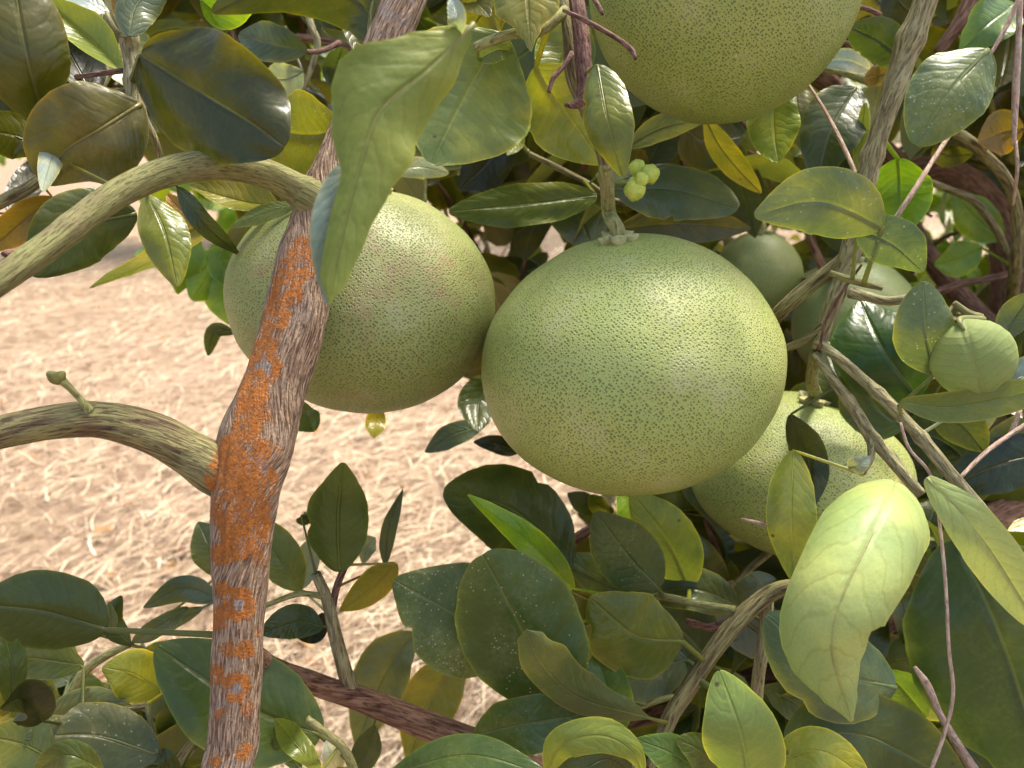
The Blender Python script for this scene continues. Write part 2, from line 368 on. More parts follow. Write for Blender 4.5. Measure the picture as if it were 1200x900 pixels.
def stem(tree, name, px, mat, seg=14, step=.004, amp=.08, extra=(), parent=None, reg=True, knots=(), label=None, ridges=0.):
    """px: list of (x, y, depth, width_px)"""
    pts = [(P(x, y, d), w * d / F / 2) for x, y, d, w in px] + list(extra)
    v, f, u = tube_geo(pts, seg, step, amp, knots=knots, ridges=ridges)
    o = mesh_obj(name, v, f, mat, parent or tree, u)
    if label: o['label'] = label
    if reg and parent is None: BR.setdefault(tree.name, []).append((o, [Vector(c[:3]) for c in catmull([(p.x, p.y, p.z, r) for p, r in pts], 30)]))
    return o

limb_base = Vector((-.17, .50, 0))
T1 = tag(empty('pomelo_tree', limb_base), 'nearest pomelo tree with orange lichen on its upright brown limb and olive side branches', 'tree', 'pomelo trees of the orchard')
trunk2 = Vector((.62, 1.15, 0))
T2 = tag(empty('pomelo_tree', trunk2), 'pomelo tree behind the fruit with reddish brown arching trunk and grey green shoots at right', 'tree', 'pomelo trees of the orchard')

# the lichened limb
limb = [(492, -60, .43, 52), (473, 0, .425, 50), (450, 60, .42, 48), (405, 170, .41, 48), (384, 235, .405, 56), (362, 300, .40, 68), (345, 380, .395, 72),
        (322, 450, .39, 74), (300, 520, .385, 84), (286, 580, .38, 74), (281, 640, .38, 66), (281, 700, .38, 58), (277, 780, .38, 57), (274, 860, .38, 55), (268, 960, .385, 56)]
lp = P(268, 960, .385)
lpts = [(P(x, y, d), w * d / F / 2) for x, y, d, w in limb] + [(Vector((lp.x, lp.y + .03, .75)), .014), (Vector((-.16, .47, .40)), .02), (Vector((-.17, .50, .12)), .03), (limb_base - Vector((0, 0, .05)), .042)]
v, f, u = tube_geo(lpts, 96, .0016, .09, 24., ridges=.0012, cap=True, knots=[(.10, .12, .012)])
V_ = np.array([tuple(q) for q in v])
# lichen: patches placed on the bark where the photo has them; each (px, py, radius_px, hole radius, strength)
patch = [(262, 690, 12, 0, .9), (300, 700, 10, 0, .8), (265, 760, 12, 0, .8), (290, 830, 12, 0, .9), (262, 840, 12, 0, .8), (285, 880, 14, 0, .9), (258, 720, 13, 0, .9), (300, 740, 9, 0, .8), (340, 345, 18, 0, 1), (325, 352, 18, 0, 1), (310, 410, 18, 0, 1), (300, 450, 20, 0, 1), (290, 500, 22, 0, 1), (358, 290, 20, 0, 1), (285, 640, 16, 0, .8), (270, 635, 16, 0, .9), (275, 530, 26, 0, 1), (300, 520, 22, 0, 1), (290, 545, 30, 0, 1), (280, 575, 28, 0, 1), (306, 575, 20, 0, 1), (270, 610, 22, 0, 1), (300, 615, 22, 0, 1), (258, 560, 22, 0, 1), (318, 530, 14, 0, .9), (352, 232, 22, 0, 1), (345, 312, 26, 0, 1), (330, 330, 22, 0, 1), (372, 305, 20, 0, .8), (322, 372, 22, 0, 1), (317, 392, 14, 0, .9), (308, 432, 26, 10, 1), (296, 470, 24, 0, 1), (302, 490, 20, 0, .8),
         (268, 545, 26, 8, .9), (285, 560, 26, 0, .8), (300, 548, 24, 8, .8), (268, 585, 24, 0, .9), (300, 590, 26, 0, .9), (282, 610, 26, 8, 1), (312, 560, 16, 0, .9), (305, 625, 20, 0, .8), (262, 600, 20, 0, .9), (279, 633, 26, 8, 1),
         (280, 708, 22, 7, 1.15), (258, 650, 16, 0, .9), (253, 730, 14, 0, 1), (287, 762, 13, 0, 1.1), (277, 806, 21, 6, 1.15), (252, 790, 16, 0, 1), (307, 655, 13, 0, .8), (372, 190, 20, 0, 1), (384, 215, 16, 0, .9), (452, 50, 20, 0, .9), (440, 72, 18, 0, .9), (250, 890, 12, 0, .8), (390, 440, 14, 0, .8), (362, 440, 12, 0, .7)]
ic = np.array(CM.inverted())
def lichen_attr(V_):
    C_ = V_ @ ic[:3, :3].T + ic[:3, 3]; X = 600 - C_[:, 0] * F / C_[:, 2]; Y = 450 + C_[:, 1] * F / C_[:, 2]; D = -C_[:, 2]
    a = np.zeros(len(V_)); g = np.zeros(len(V_))
    for (x, y, r, h, s) in patch:
        c = P(x, y, .37); r3 = r * .38 / F
        # distance on the surface: blobs are balls sitting on the near side of the limb
        dx = (X - x) * .38 / F; dy = (Y - y) * .38 / F; dz = np.maximum(0, D - .385) * 1.4
        dd = np.sqrt(dx * dx + dy * dy + dz * dz)
        b = np.clip((r3 * 1.25 - dd) / (r3 * .55), 0, 1) * s
        if h: b *= np.clip((dd - h * .38 / F * .5) / (h * .38 / F * .7), 0, 1); g = np.maximum(g, np.clip((r3 * 1.5 - dd) / r3, 0, 1) * .6)
        a = np.maximum(a, b * .85)
    g = np.maximum(g, np.clip((a * 0 + .55) * (np.sin(Y * .021 + 1.3) * .5 + .35), 0, 1))
    return a * .92, g
la, lg = lichen_attr(V_)
limb_o = mesh_obj('limb', v, f, B_LIMB, T1, u, attrs={'lichen': la, 'greyl': lg}); limb_o['label'] = 'upright brown limb with orange lichen patches'
BR.setdefault(T1.name, []).append((limb_o, [Vector(c[:3]) for c in catmull([(p.x, p.y, p.z, r) for p, r in lpts], 60)]))
# lower left branch, lichened at the fork
pl = [(-60, 520, .35, 36), (0, 507, .355, 38), (60, 495, .36, 40), (120, 492, .365, 44), (180, 508, .372, 48), (222, 530, .378, 52), (252, 549, .380, 58), (288, 570, .386, 54)]
v, f, u = tube_geo([(P(x, y, d), w * d / F / 2) for x, y, d, w in pl], 56, .0018, .07, 24, ridges=.0005)
la, lg = lichen_attr(np.array([tuple(q) for q in v]))
B_STRIPE_L = bark_material('striped_branch_lichen', (.14, .085, .055), (.32, .285, .13), (.27, .25, .11), 42, True, .0016, 11.)
ob = mesh_obj('branch', v, f, B_STRIPE_L, T1, u, attrs={'lichen': la, 'greyl': lg * .3})
BR[T1.name].append((ob, [P(x, y, d) for x, y, d, w in pl]))
bud = stem(T1, 'bud_shoot', [(106, 482, .358, 12), (96, 470, .356, 8), (82, 455, .353, 8), (72, 445, .351, 11)], B_TWIG, 12, .001, reg=False)
# green arching branch
stem(T1, 'branch', [(-60, 372, .30, 32), (0, 328, .31, 33), (60, 285, .325, 33), (130, 232, .345, 33), (190, 203, .36, 34), (250, 193, .375, 34), (310, 203, .39, 34), (348, 222, .398, 38), (366, 234, .40, 50), (388, 250, .408, 44)], B_GREEN, 40, .002, .06, knots=[(.30, .07, .004), (.97, .12, .012)], ridges=.0003)
stem(T1, 'dead_twig', [(30, 303, .32, 9), (12, 297, .315, 10), (4, 298, .31, 6)], B_DEAD, 10, .001, reg=False)

# bottom brown branch and its shoots
stem(T1, 'branch', [(285, 760, .40, 26), (320, 782, .45, 24), (370, 802, .48, 25), (430, 822, .50, 29), (490, 846, .51, 31), (560, 872, .52, 30), (640, 910, .53, 30), (760, 960, .55, 30)], B_LIMB if False else B_BROWN, 30, .003, .1, ridges=.0008)
stem(T1, 'branch', [(412, 815, .495, 20), (402, 780, .49, 17), (393, 745, .485, 16), (384, 705, .48, 14), (370, 672, .475, 12)], B_GREY, 16, .003)
stem(T1, 'twig', [(388, 722, .485, 9), (394, 690, .48, 9), (405, 662, .475, 8)], B_DEAD, 10, .003)
stem(T1, 'twig', [(384, 700, .48, 8), (350, 696, .47, 7), (305, 712, .45, 6)], B_TWIG, 10, .003)
stem(T1, 'twig', [(60, 845, .50, 9), (82, 812, .50, 11), (100, 786, .50, 11), (125, 768, .50, 10), (152, 755, .50, 8)], B_TWIG, 12, .003)
stem(T1, 'branch', [(20, 880, .40, 10), (42, 866, .41, 12), (85, 848, .415, 12), (125, 838, .42, 11), (172, 826, .425, 8)], B_STRIPE, 12, .003)
stem(T1, 'twig', [(360, 842, .40, 8), (385, 862, .405, 10), (405, 880, .41, 11), (420, 920, .42, 12)], B_TWIG, 12, .003)
stem(T1, 'twig', [(196, 905, .46, 12), (220, 880, .46, 14), (240, 850, .45, 12)], B_STRIPE, 12, .003)
# upper left twigs
stem(T1, 'branch', [(165, -40, .38, 16), (152, 45, .385, 15), (155, 90, .385, 16), (160, 125, .385, 14), (182, 165, .39, 8), (192, 200, .40, 7)], B_GREY, 16, .002, .15, knots=[(.35, .5, .004), (.55, .4, .004), (.68, .4, .004)])
stem(T1, 'twig', [(152, 48, .385, 8), (136, 36, .38, 6), (125, 15, .38, 5)], B_GREY, 8, .003)
stem(T1, 'twig', [(150, 82, .385, 7), (120, 86, .39, 6), (90, 90, .40, 5)], B_DEAD, 8, .003)
stem(T1, 'twig', [(152, 105, .385, 7), (128, 108, .39, 6), (105, 105, .40, 5)], B_GREY, 8, .003)
stem(T1, 'branch', [(-30, 250, .50, 16), (10, 232, .50, 15), (48, 208, .51, 14), (90, 150, .53, 12), (140, 60, .56, 12)], B_STRIPE, 12, .004)
stem(T1, 'twig', [(433, 70, .44, 6), (434, 30, .44, 7), (442, -20, .44, 8)], B_TWIG, 8, .003)
stem(T1, 'twig', [(356, 105, .6, 5), (372, 55, .6, 8), (365, 30, .6, 8), (350, -20, .62, 10)], B_GREY, 8, .004)
stem(T1, 'twig', [(345, 60, .55, 5), (375, 60, .58, 6), (398, 50, .6, 7)], B_DEAD, 8, .004)

# ---- tree at the right: arching trunk, shoots
trunk_pts = [(1060, 205, 1.02, 34), (1100, 200, 1.02, 36), (1142, 222, 1.02, 36), (1172, 262, 1.02, 38), (1184, 310, 1.03, 42), (1182, 372, 1.05, 44), (1176, 470, 1.08, 46)]
stem(T2, 'trunk', trunk_pts, B_BROWN, 28, .006, .07, extra=[(Vector((.64, 1.16, .55)), .032), (Vector((.62, 1.15, .2)), .04), (Vector((.62, 1.15, -.05)), .055)], label='reddish brown arching trunk', ridges=.001)
stem(T2, 'branch', [(940, 75, .92, 20), (972, 98, .95, 22), (1010, 150, .98, 24), (1062, 206, 1.02, 30)], B_BROWN, 18, .005)
stem(T2, 'branch', [(1050, 235, .9, 22), (1085, 295, .92, 22), (1115, 335, .95, 24), (1150, 372, 1.0, 24), (1180, 400, 1.04, 26)], B_BROWN, 18, .005)
stem(T2, 'branch', [(1150, -30, .70, 20), (1128, 20, .70, 17), (1100, 62, .71, 13)], B_BROWN, 14, .004)
stem(T2, 'branch', [(1105, 150, .62, 11), (1125, 158, .62, 13), (1150, 178, .63, 13), (1180, 212, .65, 13), (1192, 255, .67, 13), (1190, 310, .7, 14), (1185, 360, .8, 15)], B_STRIPE, 16, .004)
stem(T2, 'twig', [(1085, 212, .72, 8), (1112, 222, .73, 8), (1142, 236, .74, 9), (1166, 266, .75, 9), (1180, 296, .77, 9)], B_STRIPE, 12, .004)
stem(T2, 'twig', [(1075, 352, .8, 14), (1120, 334, .8, 9), (1160, 326, .8, 8), (1230, 310, .8, 8)], B_BROWN, 12, .004)
# main grey shoot in front
stem(T2, 'branch', [(1100, -60, .44, 30), (1085, 0, .445, 28), (1066, 50, .45, 28), (1048, 105, .452, 25), (1028, 165, .455, 24), (1012, 225, .457, 25), (1001, 280, .46, 24), (987, 325, .463, 19), (972, 368, .467, 17), (958, 410, .47, 15)], B_GREY, 30, .002, .10, ridges=.0005, knots=[(.21, .25, .006), (.32, .15, .005), (.50, .2, .004), (.86, .2, .006)])
stem(T2, 'branch', [(1002, 292, .462, 15), (975, 315, .468, 17), (945, 338, .475, 18), (918, 362, .482, 18), (895, 385, .50, 17)], B_STRIPE, 18, .003, .12)
stem(T2, 'twig', [(966, 382, .467, 12), (945, 398, .472, 10), (912, 412, .485, 9)], B_STRIPE, 12, .003)
stem(T2, 'branch', [(958, 400, .466, 9), (985, 422, .455, 13), (1020, 453, .445, 13), (1050, 482, .435, 14), (1085, 520, .425, 15), (1120, 562, .415, 15), (1160, 610, .41, 15)], B_GREY, 18, .002, .16, knots=[(.35, .2, .003), (.6, .25, .003)], ridges=.0004)
stem(T2, 'branch', [(955, 415, .466, 9), (978, 447, .455, 12), (998, 475, .45, 14), (1020, 510, .445, 14), (1045, 540, .44, 13), (1080, 580, .43, 13)], B_GREY, 18, .002, .16, knots=[(.35, .25, .003), (.62, .25, .003)], ridges=.0004)
stem(T2, 'twig', [(1020, 515, .443, 9), (1021, 535, .44, 8), (1012, 556, .437, 4)], B_GREY, 10, .002)
stem(T2, 'twig', [(996, 343, .462, 13), (1015, 347, .455, 12), (1040, 353, .445, 11), (1062, 350, .44, 10)], B_GREY, 12, .002, .2)
stem(T2, 'twig', [(973, 320, .45, 7), (990, 326, .445, 9), (1012, 332, .44, 9), (1034, 338, .438, 6)], B_GREEN, 12, .002)
stem(T2, 'twig', [(1118, 355, .45, 7), (1135, 368, .45, 10), (1150, 373, .45, 11)], B_GREEN, 12, .002)
stem(T2, 'dead_twig', [(960, 410, .462, 3), (968, 375, .455, 4), (985, 345, .45, 4), (1010, 310, .445, 3)], B_DEAD, 8, .002, reg=False)
stem(T2, 'dead_twig', [(1055, 495, .425, 4), (1065, 525, .422, 4), (1085, 548, .42, 4), (1100, 572, .42, 4)], B_STRAW, 8, .002, reg=False)
# lower right brown limb and shoots
stem(T2, 'limb', [(1290, 560, .76, 66), (1205, 600, .74, 58), (1130, 648, .72, 54), (1050, 722, .70, 56), (960, 772, .68, 54), (860, 800, .67, 50), (770, 838, .66, 48), (690, 885, .66, 46), (600, 960, .66, 44)], B_BROWN, 48, .004, .10, ridges=.0018)
stem(T2, 'branch', [(952, 690, .47, 15), (925, 688, .475, 18), (897, 699, .48, 20), (865, 727, .475, 20), (835, 765, .47, 20), (808, 805, .465, 20), (785, 842, .46, 18), (765, 900, .455, 18)], B_STRIPE, 24, .002, .1, ridges=.0004)
stem(T2, 'branch', [(899, 705, .485, 14), (896, 745, .485, 15), (889, 790, .485, 15), (884, 850, .49, 15)], B_GREY, 16, .003, .12)
stem(T2, 'twig', [(745, 702, .50, 9), (775, 699, .49, 9), (820, 708, .485, 9), (862, 714, .475, 8)], B_TWIG, 12, .002)
stem(T2, 'dead_twig', [(804, 728, .52, 8), (830, 735, .52, 10), (850, 732, .52, 12), (872, 724, .52, 10)], B_DEAD, 10, .002, .3, reg=False)
stem(T2, 'twig', [(862, 683, .56, 8), (880, 665, .56, 9), (905, 645, .56, 9)], B_STRIPE, 10, .003)
stem(T2, 'twig', [(826, 605, .60, 7), (838, 640, .60, 9), (846, 670, .60, 9), (848, 695, .61, 6)], B_DEAD, 10, .003)
stem(T2, 'twig', [(640, 645, .70, 10), (670, 634, .70, 13), (700, 616, .70, 11), (740, 600, .72, 9)], B_BROWN, 10, .004)
stem(T2, 'twig', [(740, 832, .47, 6), (775, 820, .465, 7), (800, 815, .465, 6)], B_TWIG, 10, .002)
stem(T2, 'dead_twig', [(868, 608, .46, 3), (885, 612, .455, 5), (908, 618, .45, 3)], B_STRAW, 8, .002, reg=False)
for q in ([(943, 92, .50, 3), (968, 132, .49, 4), (990, 175, .48, 5), (1007, 214, .47, 5)],
          [(1045, 262, .42, 5), (1070, 225, .42, 6), (1095, 185, .43, 6), (1118, 150, .44, 5)],
          [(1160, 65, .46, 4), (1180, 30, .46, 6), (1198, -10, .46, 6)],
          [(1188, 170, .5, 5), (1190, 110, .5, 8), (1193, 60, .5, 7), (1196, -20, .5, 7)],
          [(1190, 165, .5, 4), (1192, 200, .5, 4), (1187, 240, .52, 3)],
          [(1098, 588, .345, 3), (1104, 640, .342, 4), (1109, 700, .34, 4), (1112, 760, .338, 4), (1117, 815, .337, 4), (1106, 862, .337, 4), (1090, 905, .337, 4)],
          [(1125, 560, .46, 4), (1155, 530, .47, 5), (1190, 505, .48, 5), (1230, 480, .48, 5)],
          [(1190, 570, .5, 5), (1180, 530, .5, 6), (1195, 480, .5, 6)]):
    stem(T2, 'dry_stem', q, B_STRAW, 8, .003, .2, reg=False)
stem(T2, 'dead_twig', [(1072, 782, .42, 5), (1086, 802, .42, 9), (1102, 838, .42, 7), (1122, 872, .42, 11), (1150, 915, .42, 13)], B_STRAW, 12, .002, .4, reg=False)
# stems over the middle fruit
stem(T2, 'branch', [(640, -30, .43, 18), (662, 5, .42, 17), (668, 45, .415, 18), (672, 90, .415, 19), (690, 135, .42, 17), (704, 172, .425, 15), (710, 200, .43, 14)], B_STRIPE, 20, .002, .12)
stem(T2, 'dead_twig', [(672, -20, .405, 17), (679, 30, .40, 18), (684, 75, .398, 18), (684, 112, .397, 17), (672, 124, .396, 9), (662, 122, .396, 5)], B_DEAD, 20, .0015, .22, reg=False, ridges=.0005)
stem(T2, 'dead_twig', [(660, 12, .392, 4), (690, 26, .388, 6), (722, 44, .383, 6), (740, 58, .38, 6), (745, 69, .378, 4)], B_DEAD, 10, .0015, .25, reg=False)
stem(T2, 'dead_twig', [(670, 62, .395, 6), (660, 78, .39, 5), (648, 92, .388, 6), (643, 108, .387, 4)], B_DEAD, 10, .0015, .25, reg=False)
stem(T2, 'dead_twig', [(690, -10, .38, 4), (700, 5, .378, 6), (706, 17, .376, 4)], B_DEAD, 8, .0015, .25, reg=False)
stem(T2, 'twig', [(556, 56, .40, 10), (575, 48, .40, 12), (600, 40, .40, 12), (632, 36, .405, 13), (652, 22, .41, 13), (666, 8, .42, 12)], B_TWIG, 14, .002, .14)
stem(T2, 'twig', [(620, 180, .6, 6), (650, 195, .6, 7), (690, 215, .6, 6), (720, 235, .62, 7), (760, 240, .66, 8)], B_STRIPE, 10, .004)
stem(T2, 'twig', [(498, 240, .62, 4), (498, 200, .62, 4), (494, 160, .62, 5)], B_TWIG, 8, .004)
stem(T2, 'twig', [(1003, 8, .62, 5), (1020, 12, .62, 6), (1045, 28, .62, 7), (1062, 60, .6, 7)], B_DEAD, 10, .003)
stem(T2, 'twig', [(985, 48, .62, 5), (1008, 58, .62, 7), (1032, 76, .62, 8), (1048, 80, .6, 6)], B_DEAD, 10, .003)
stem(T2, 'twig', [(955, 78, .70, 9), (985, 84, .69, 10), (1020, 96, .68, 11), (1045, 110, .66, 11)], B_TWIG, 10, .003)

# ------------------------------------------------------------------ pomelos
def pomelo(cx, cy, d, rx_px, ry_px, mat, label, stem_px=None, tilt=(0, 0), seed=1, neck=0., nu=144, nv=96, calyx=True, stem_w=13):
    c = P(cx, cy, d); root = empty('pomelo', c); tag(root, label, 'pomelo', 'pomelos hanging from the branches')
    rx = rx_px * d / F; ry = ry_px * d / F / math.cos(.05)
    rz = ry
    vs, fs = [], []
    rot = Matrix.Rotation(tilt[0], 3, 'X') @ Matrix.Rotation(tilt[1], 3, 'Y')
    def surf(th, ph):
        d_ = Vector((math.sin(ph) * math.cos(th), math.sin(ph) * math.sin(th), math.cos(ph)))
        n_ = 1 + .022 * noise.noise(d_ * 1.3 + Vector((seed * 7, 0, 0))) + .008 * noise.noise(d_ * 4 + Vector((0, seed * 3, 0)))
        s = math.sin(ph); e = 1.0
        z = d_.z
        z = z * (1 - .025 * max(0, math.cos(ph)) ** 24)
        w = 1.0 + .035 * (s ** 3 - .6)
        return rot @ Vector((d_.x * rx * n_ * w, d_.y * rx * n_ * w, z * rz * n_ * (1 + neck * max(0, z))))
    for i in range(nv + 1):
        for j in range(nu): vs.append(c + surf(2 * math.pi * j / nu, math.pi * i / nv))
    for i in range(nv):
        for j in range(nu): fs.append((i * nu + j, (i + 1) * nu + j, (i + 1) * nu + (j + 1) % nu, i * nu + (j + 1) % nu))
    # equal-area map centred on the side turned to the open, for the oil glands
    A0 = (CAMP - c).normalized(); A1 = A0.orthogonal().normalized(); A2 = A0.cross(A1); uvs = []
    for v_ in vs:
        d_ = (v_ - c).normalized(); cs = max(-1, min(1, d_.dot(A0))); rr_ = 2 * math.sin(math.acos(cs) / 2) * (rx + rz) / 2
        a, b = d_.dot(A1), d_.dot(A2); h_ = math.hypot(a, b) or 1; uvs.append((rr_ * a / h_ + seed, rr_ * b / h_))
    mesh_obj('rind', vs, fs, mat, root, uvs)
    if not calyx: return root
    top = c + surf(0, 0.0); up = (rot @ Vector((0, 0, 1)))
    X = rot @ Vector((1, 0, 0)); Y = rot @ Vector((0, 1, 0))
    R0 = .0112
    vs, fs = [], []; A, Q = 60, 8
    for q in range(Q + 1):
        rr = q / Q
        for a in range(A):
            th = 2 * math.pi * a / A
            lob = .55 + .52 * abs(math.cos(2.5 * th + seed)) ** .6 + .10 * noise.noise(Vector((math.cos(th) * 2, math.sin(th) * 2, seed)))
            r = R0 * rr * (lob if rr > .35 else .8)
            z = .0018 + .0035 * (1 - rr) + .0022 * rr ** 3 * (1 if (a * 5 // A) % 2 else .3) + .0006 * noise.noise(Vector((th * 3, rr * 5, seed)))
            vs.append(top + X * r * math.cos(th) + Y * r * math.sin(th) + up * z)
    for a in range(A):
        th = 2 * math.pi * a / A; b = vs[Q * A + a]; vs.append(b - up * .0035 * 1.2 - (b - top).normalized() * .002)
    for q in range(Q + 1):
        for a in range(A):
            if q < Q + 1 and (q + 1) * A < len(vs): fs.append((q * A + a, (q + 1) * A + a, (q + 1) * A + (a + 1) % A, q * A + (a + 1) % A))
    mesh_obj('calyx', vs, fs, M_CALYX, root)
    if stem_px:
        pts = [(top - up * .002, .0046), (top + up * .006, .0042)] + [(P(x, y, dd), stem_w * dd / F / 2) for x, y, dd in stem_px]
        v, f, u = tube_geo(pts, 18, .002, .07, ridges=.0003); mesh_obj('stalk', v, f, B_TWIG, root, u)
    return root
pomelo(738, 426, .465, 172, 149, RIND_A, 'large round pale green pomelo hanging at the centre, in front of all the others', [(714, 250, .452), (712, 225, .44), (709, 190, .428)], (R(5), R(-8)), 1, stem_w=17)
pomelo(427, 351, .50, 153, 129, RIND_B, 'green pomelo with brownish rub marks, behind the orange lichened limb', [(455, 205, .50), (470, 150, .50), (480, 60, .50)], (R(4), R(8)), 2)
pomelo(845, -12, .46, 153, 149, RIND_C, 'pomelo cut off by the top edge of the photo, above the central fruit', [(830, -190, .45), (820, -260, .45)], (R(2), R(0)), 3)
pomelo(934, 554, .58, 126, 92, RIND_C, 'pomelo half hidden below and behind the central fruit, beside a folded pale leaf', [(951, 445, .50), (956, 415, .47)], (R(3), R(5)), 4, stem_w=14)
pomelo(888, 322, .80, 50, 50, RIND_D, 'small dark green young pomelo in shade just right of the central fruit', [(885, 240, .82), (880, 200, .85)], (0, 0), 5, nu=80, nv=50)
pomelo(1002, 378, .76, 70, 74, RIND_D, 'dull olive pomelo in shade behind the forked grey shoot', [(1000, 270, .74), (1000, 220, .76)], (0, 0), 6, nu=80, nv=50)

# ------------------------------------------------------------------ leaves
PAL = dict(dk=(68, 82, 30), vd=(38, 44, 17), ol=(92, 94, 26), md=(98, 108, 40), lg=(132, 144, 66), yg=(158, 168, 72), pale=(196, 206, 134), gb_sky=(98, 112, 88), bl_sky=(150, 168, 172),  # the bluish entries paint sky reflection into the leaf colour
           oc=(140, 114, 52), br_sun=(130, 168, 48), gg=(116, 126, 84), wh=(206, 214, 196), yo=(138, 136, 48), od=(78, 80, 26), dg=(74, 88, 50))  # the bright green entry paints sun and backlight into the leaf colour
KA = .72
TREES = {1: T1, 2: T2}
def leaf_geo(pts, w, roll=0, cup=0, fold=0, wave=.06, curl=0, prof=None, tipc=1.0, q=.52, p=.9, twist=0, ncount=34, mcount=16, side_curve=0, stalk=14, bites=()):
    c3 = [P(*a) for a in pts]
    seed = random.uniform(0, 100)
    if len(c3) == 2 and (curl or side_curve):
        a, b = c3; mid = (a + b) / 2; T = (b - a).normalized(); Vw = (mid - CAMP).normalized(); sd_ = T.cross(Vw).normalized(); n_ = sd_.cross(T)
        if n_.dot(Vw) > 0: n_ = -n_
        c3 = [a, mid + n_ * curl * (b - a).length + sd_ * side_curve * (b - a).length, b]
    dense = catmull([tuple(x) for x in c3], 161); mid = [Vector(dense[int(round(160 * (.5 - .5 * math.cos(math.pi * i / (ncount - 1)))))]) for i in range(ncount)]
    dm = sum(a[2] for a in pts) / len(pts)
    hw = w * dm / F / 2 / max(.3, math.cos(R(roll)))
    vs, fs, uv = [], [], []
    cr_ = math.sin(cup) if abs(cup) > .01 else 0
    fr = []
    for i, m_ in enumerate(mid):
        t = .5 - .5 * math.cos(math.pi * i / (ncount - 1))
        T = (mid[min(i + 1, ncount - 1)] - mid[max(i - 1, 0)]).normalized()
        Vw = (m_ - CAMP).normalized(); s_ = T.cross(Vw).normalized(); n_ = s_.cross(T).normalized()
        if n_.dot(Vw) > 0: n_ = -n_
        an = R(roll + twist * (t - .5)); s2 = s_ * math.cos(an) + n_ * math.sin(an); n2 = n_ * math.cos(an) - s_ * math.sin(an)
        fr.append((m_, T, s2, n2))
        if prof:
            k = 0
            while k < len(prof) - 2 and t > prof[k + 1][0]: k += 1
            a, b = prof[k], prof[k + 1]; x = min(1, max(0, (t - a[0]) / (b[0] - a[0]))); x = x * x * (3 - 2 * x)
            wl, wr = a[1] + (b[1] - a[1]) * x, a[2] + (b[2] - a[2]) * x
        else:
            wl = wr = max(.0, math.sin(math.pi * min(1, t) ** p)) ** q
            if t > .62: wl = wr = wl * (1 - .42 * tipc * ((t - .62) / .38) ** 1.5)
            if t < .25: wl = wr = wl * (1 - .2 * ((.25 - t) / .25))
            wl *= 1 + .05 * noise.noise(Vector((t * 4, seed, 0))); wr *= 1 + .05 * noise.noise(Vector((t * 4, 0, seed)))
            wl *= 1 + .022 * noise.noise(Vector((t * 26, seed, 3))); wr *= 1 + .022 * noise.noise(Vector((t * 26, 5, seed)))
            for bt, bw, bd, bs in bites:
                kf = 1 - bd * math.exp(-((t - bt) / bw) ** 2)
                if bs < 0: wl *= kf
                else: wr *= kf
        for j in range(mcount + 1):
            s = j / mcount * 2 - 1
            wi = wl if s < 0 else wr
            if cr_: x = math.sin(s * cup) / cr_; z = -(1 - math.cos(s * cup)) / cr_
            else: x = s; z = 0
            z += fold * abs(s) + wave * abs(s) ** 2 * noise.noise(Vector((t * 3.2, s * 1.2, seed))) * 2 + .05 * noise.noise(Vector((t * 2.5, s * 2., seed + 9)))
            z += .02 * abs(s) ** 1.5 * math.sin(t * 38 + s * 3 + seed)
            vs.append(m_ + s2 * hw * wi * x + n2 * hw * (wi if not prof else max(wi, .0)) * z)
            uv.append((s * .5 + .5, t))
    W_ = mcount + 1
    for i in range(ncount - 1):
        for j in range(mcount):
            a = i * W_ + j; fs.append((a, a + W_, a + W_ + 1, a + 1))
    # face winding so that the front faces the camera side normal
    n_chk = (vs[fs[len(fs) // 2][1]] - vs[fs[len(fs) // 2][0]]).cross(vs[fs[len(fs) // 2][3]] - vs[fs[len(fs) // 2][0]])
    if n_chk.dot(fr[ncount // 2][3]) < 0: fs = [x[::-1] for x in fs]
    return vs, fs, uv, fr, hw
NLEAF = {1: 0, 2: 0}
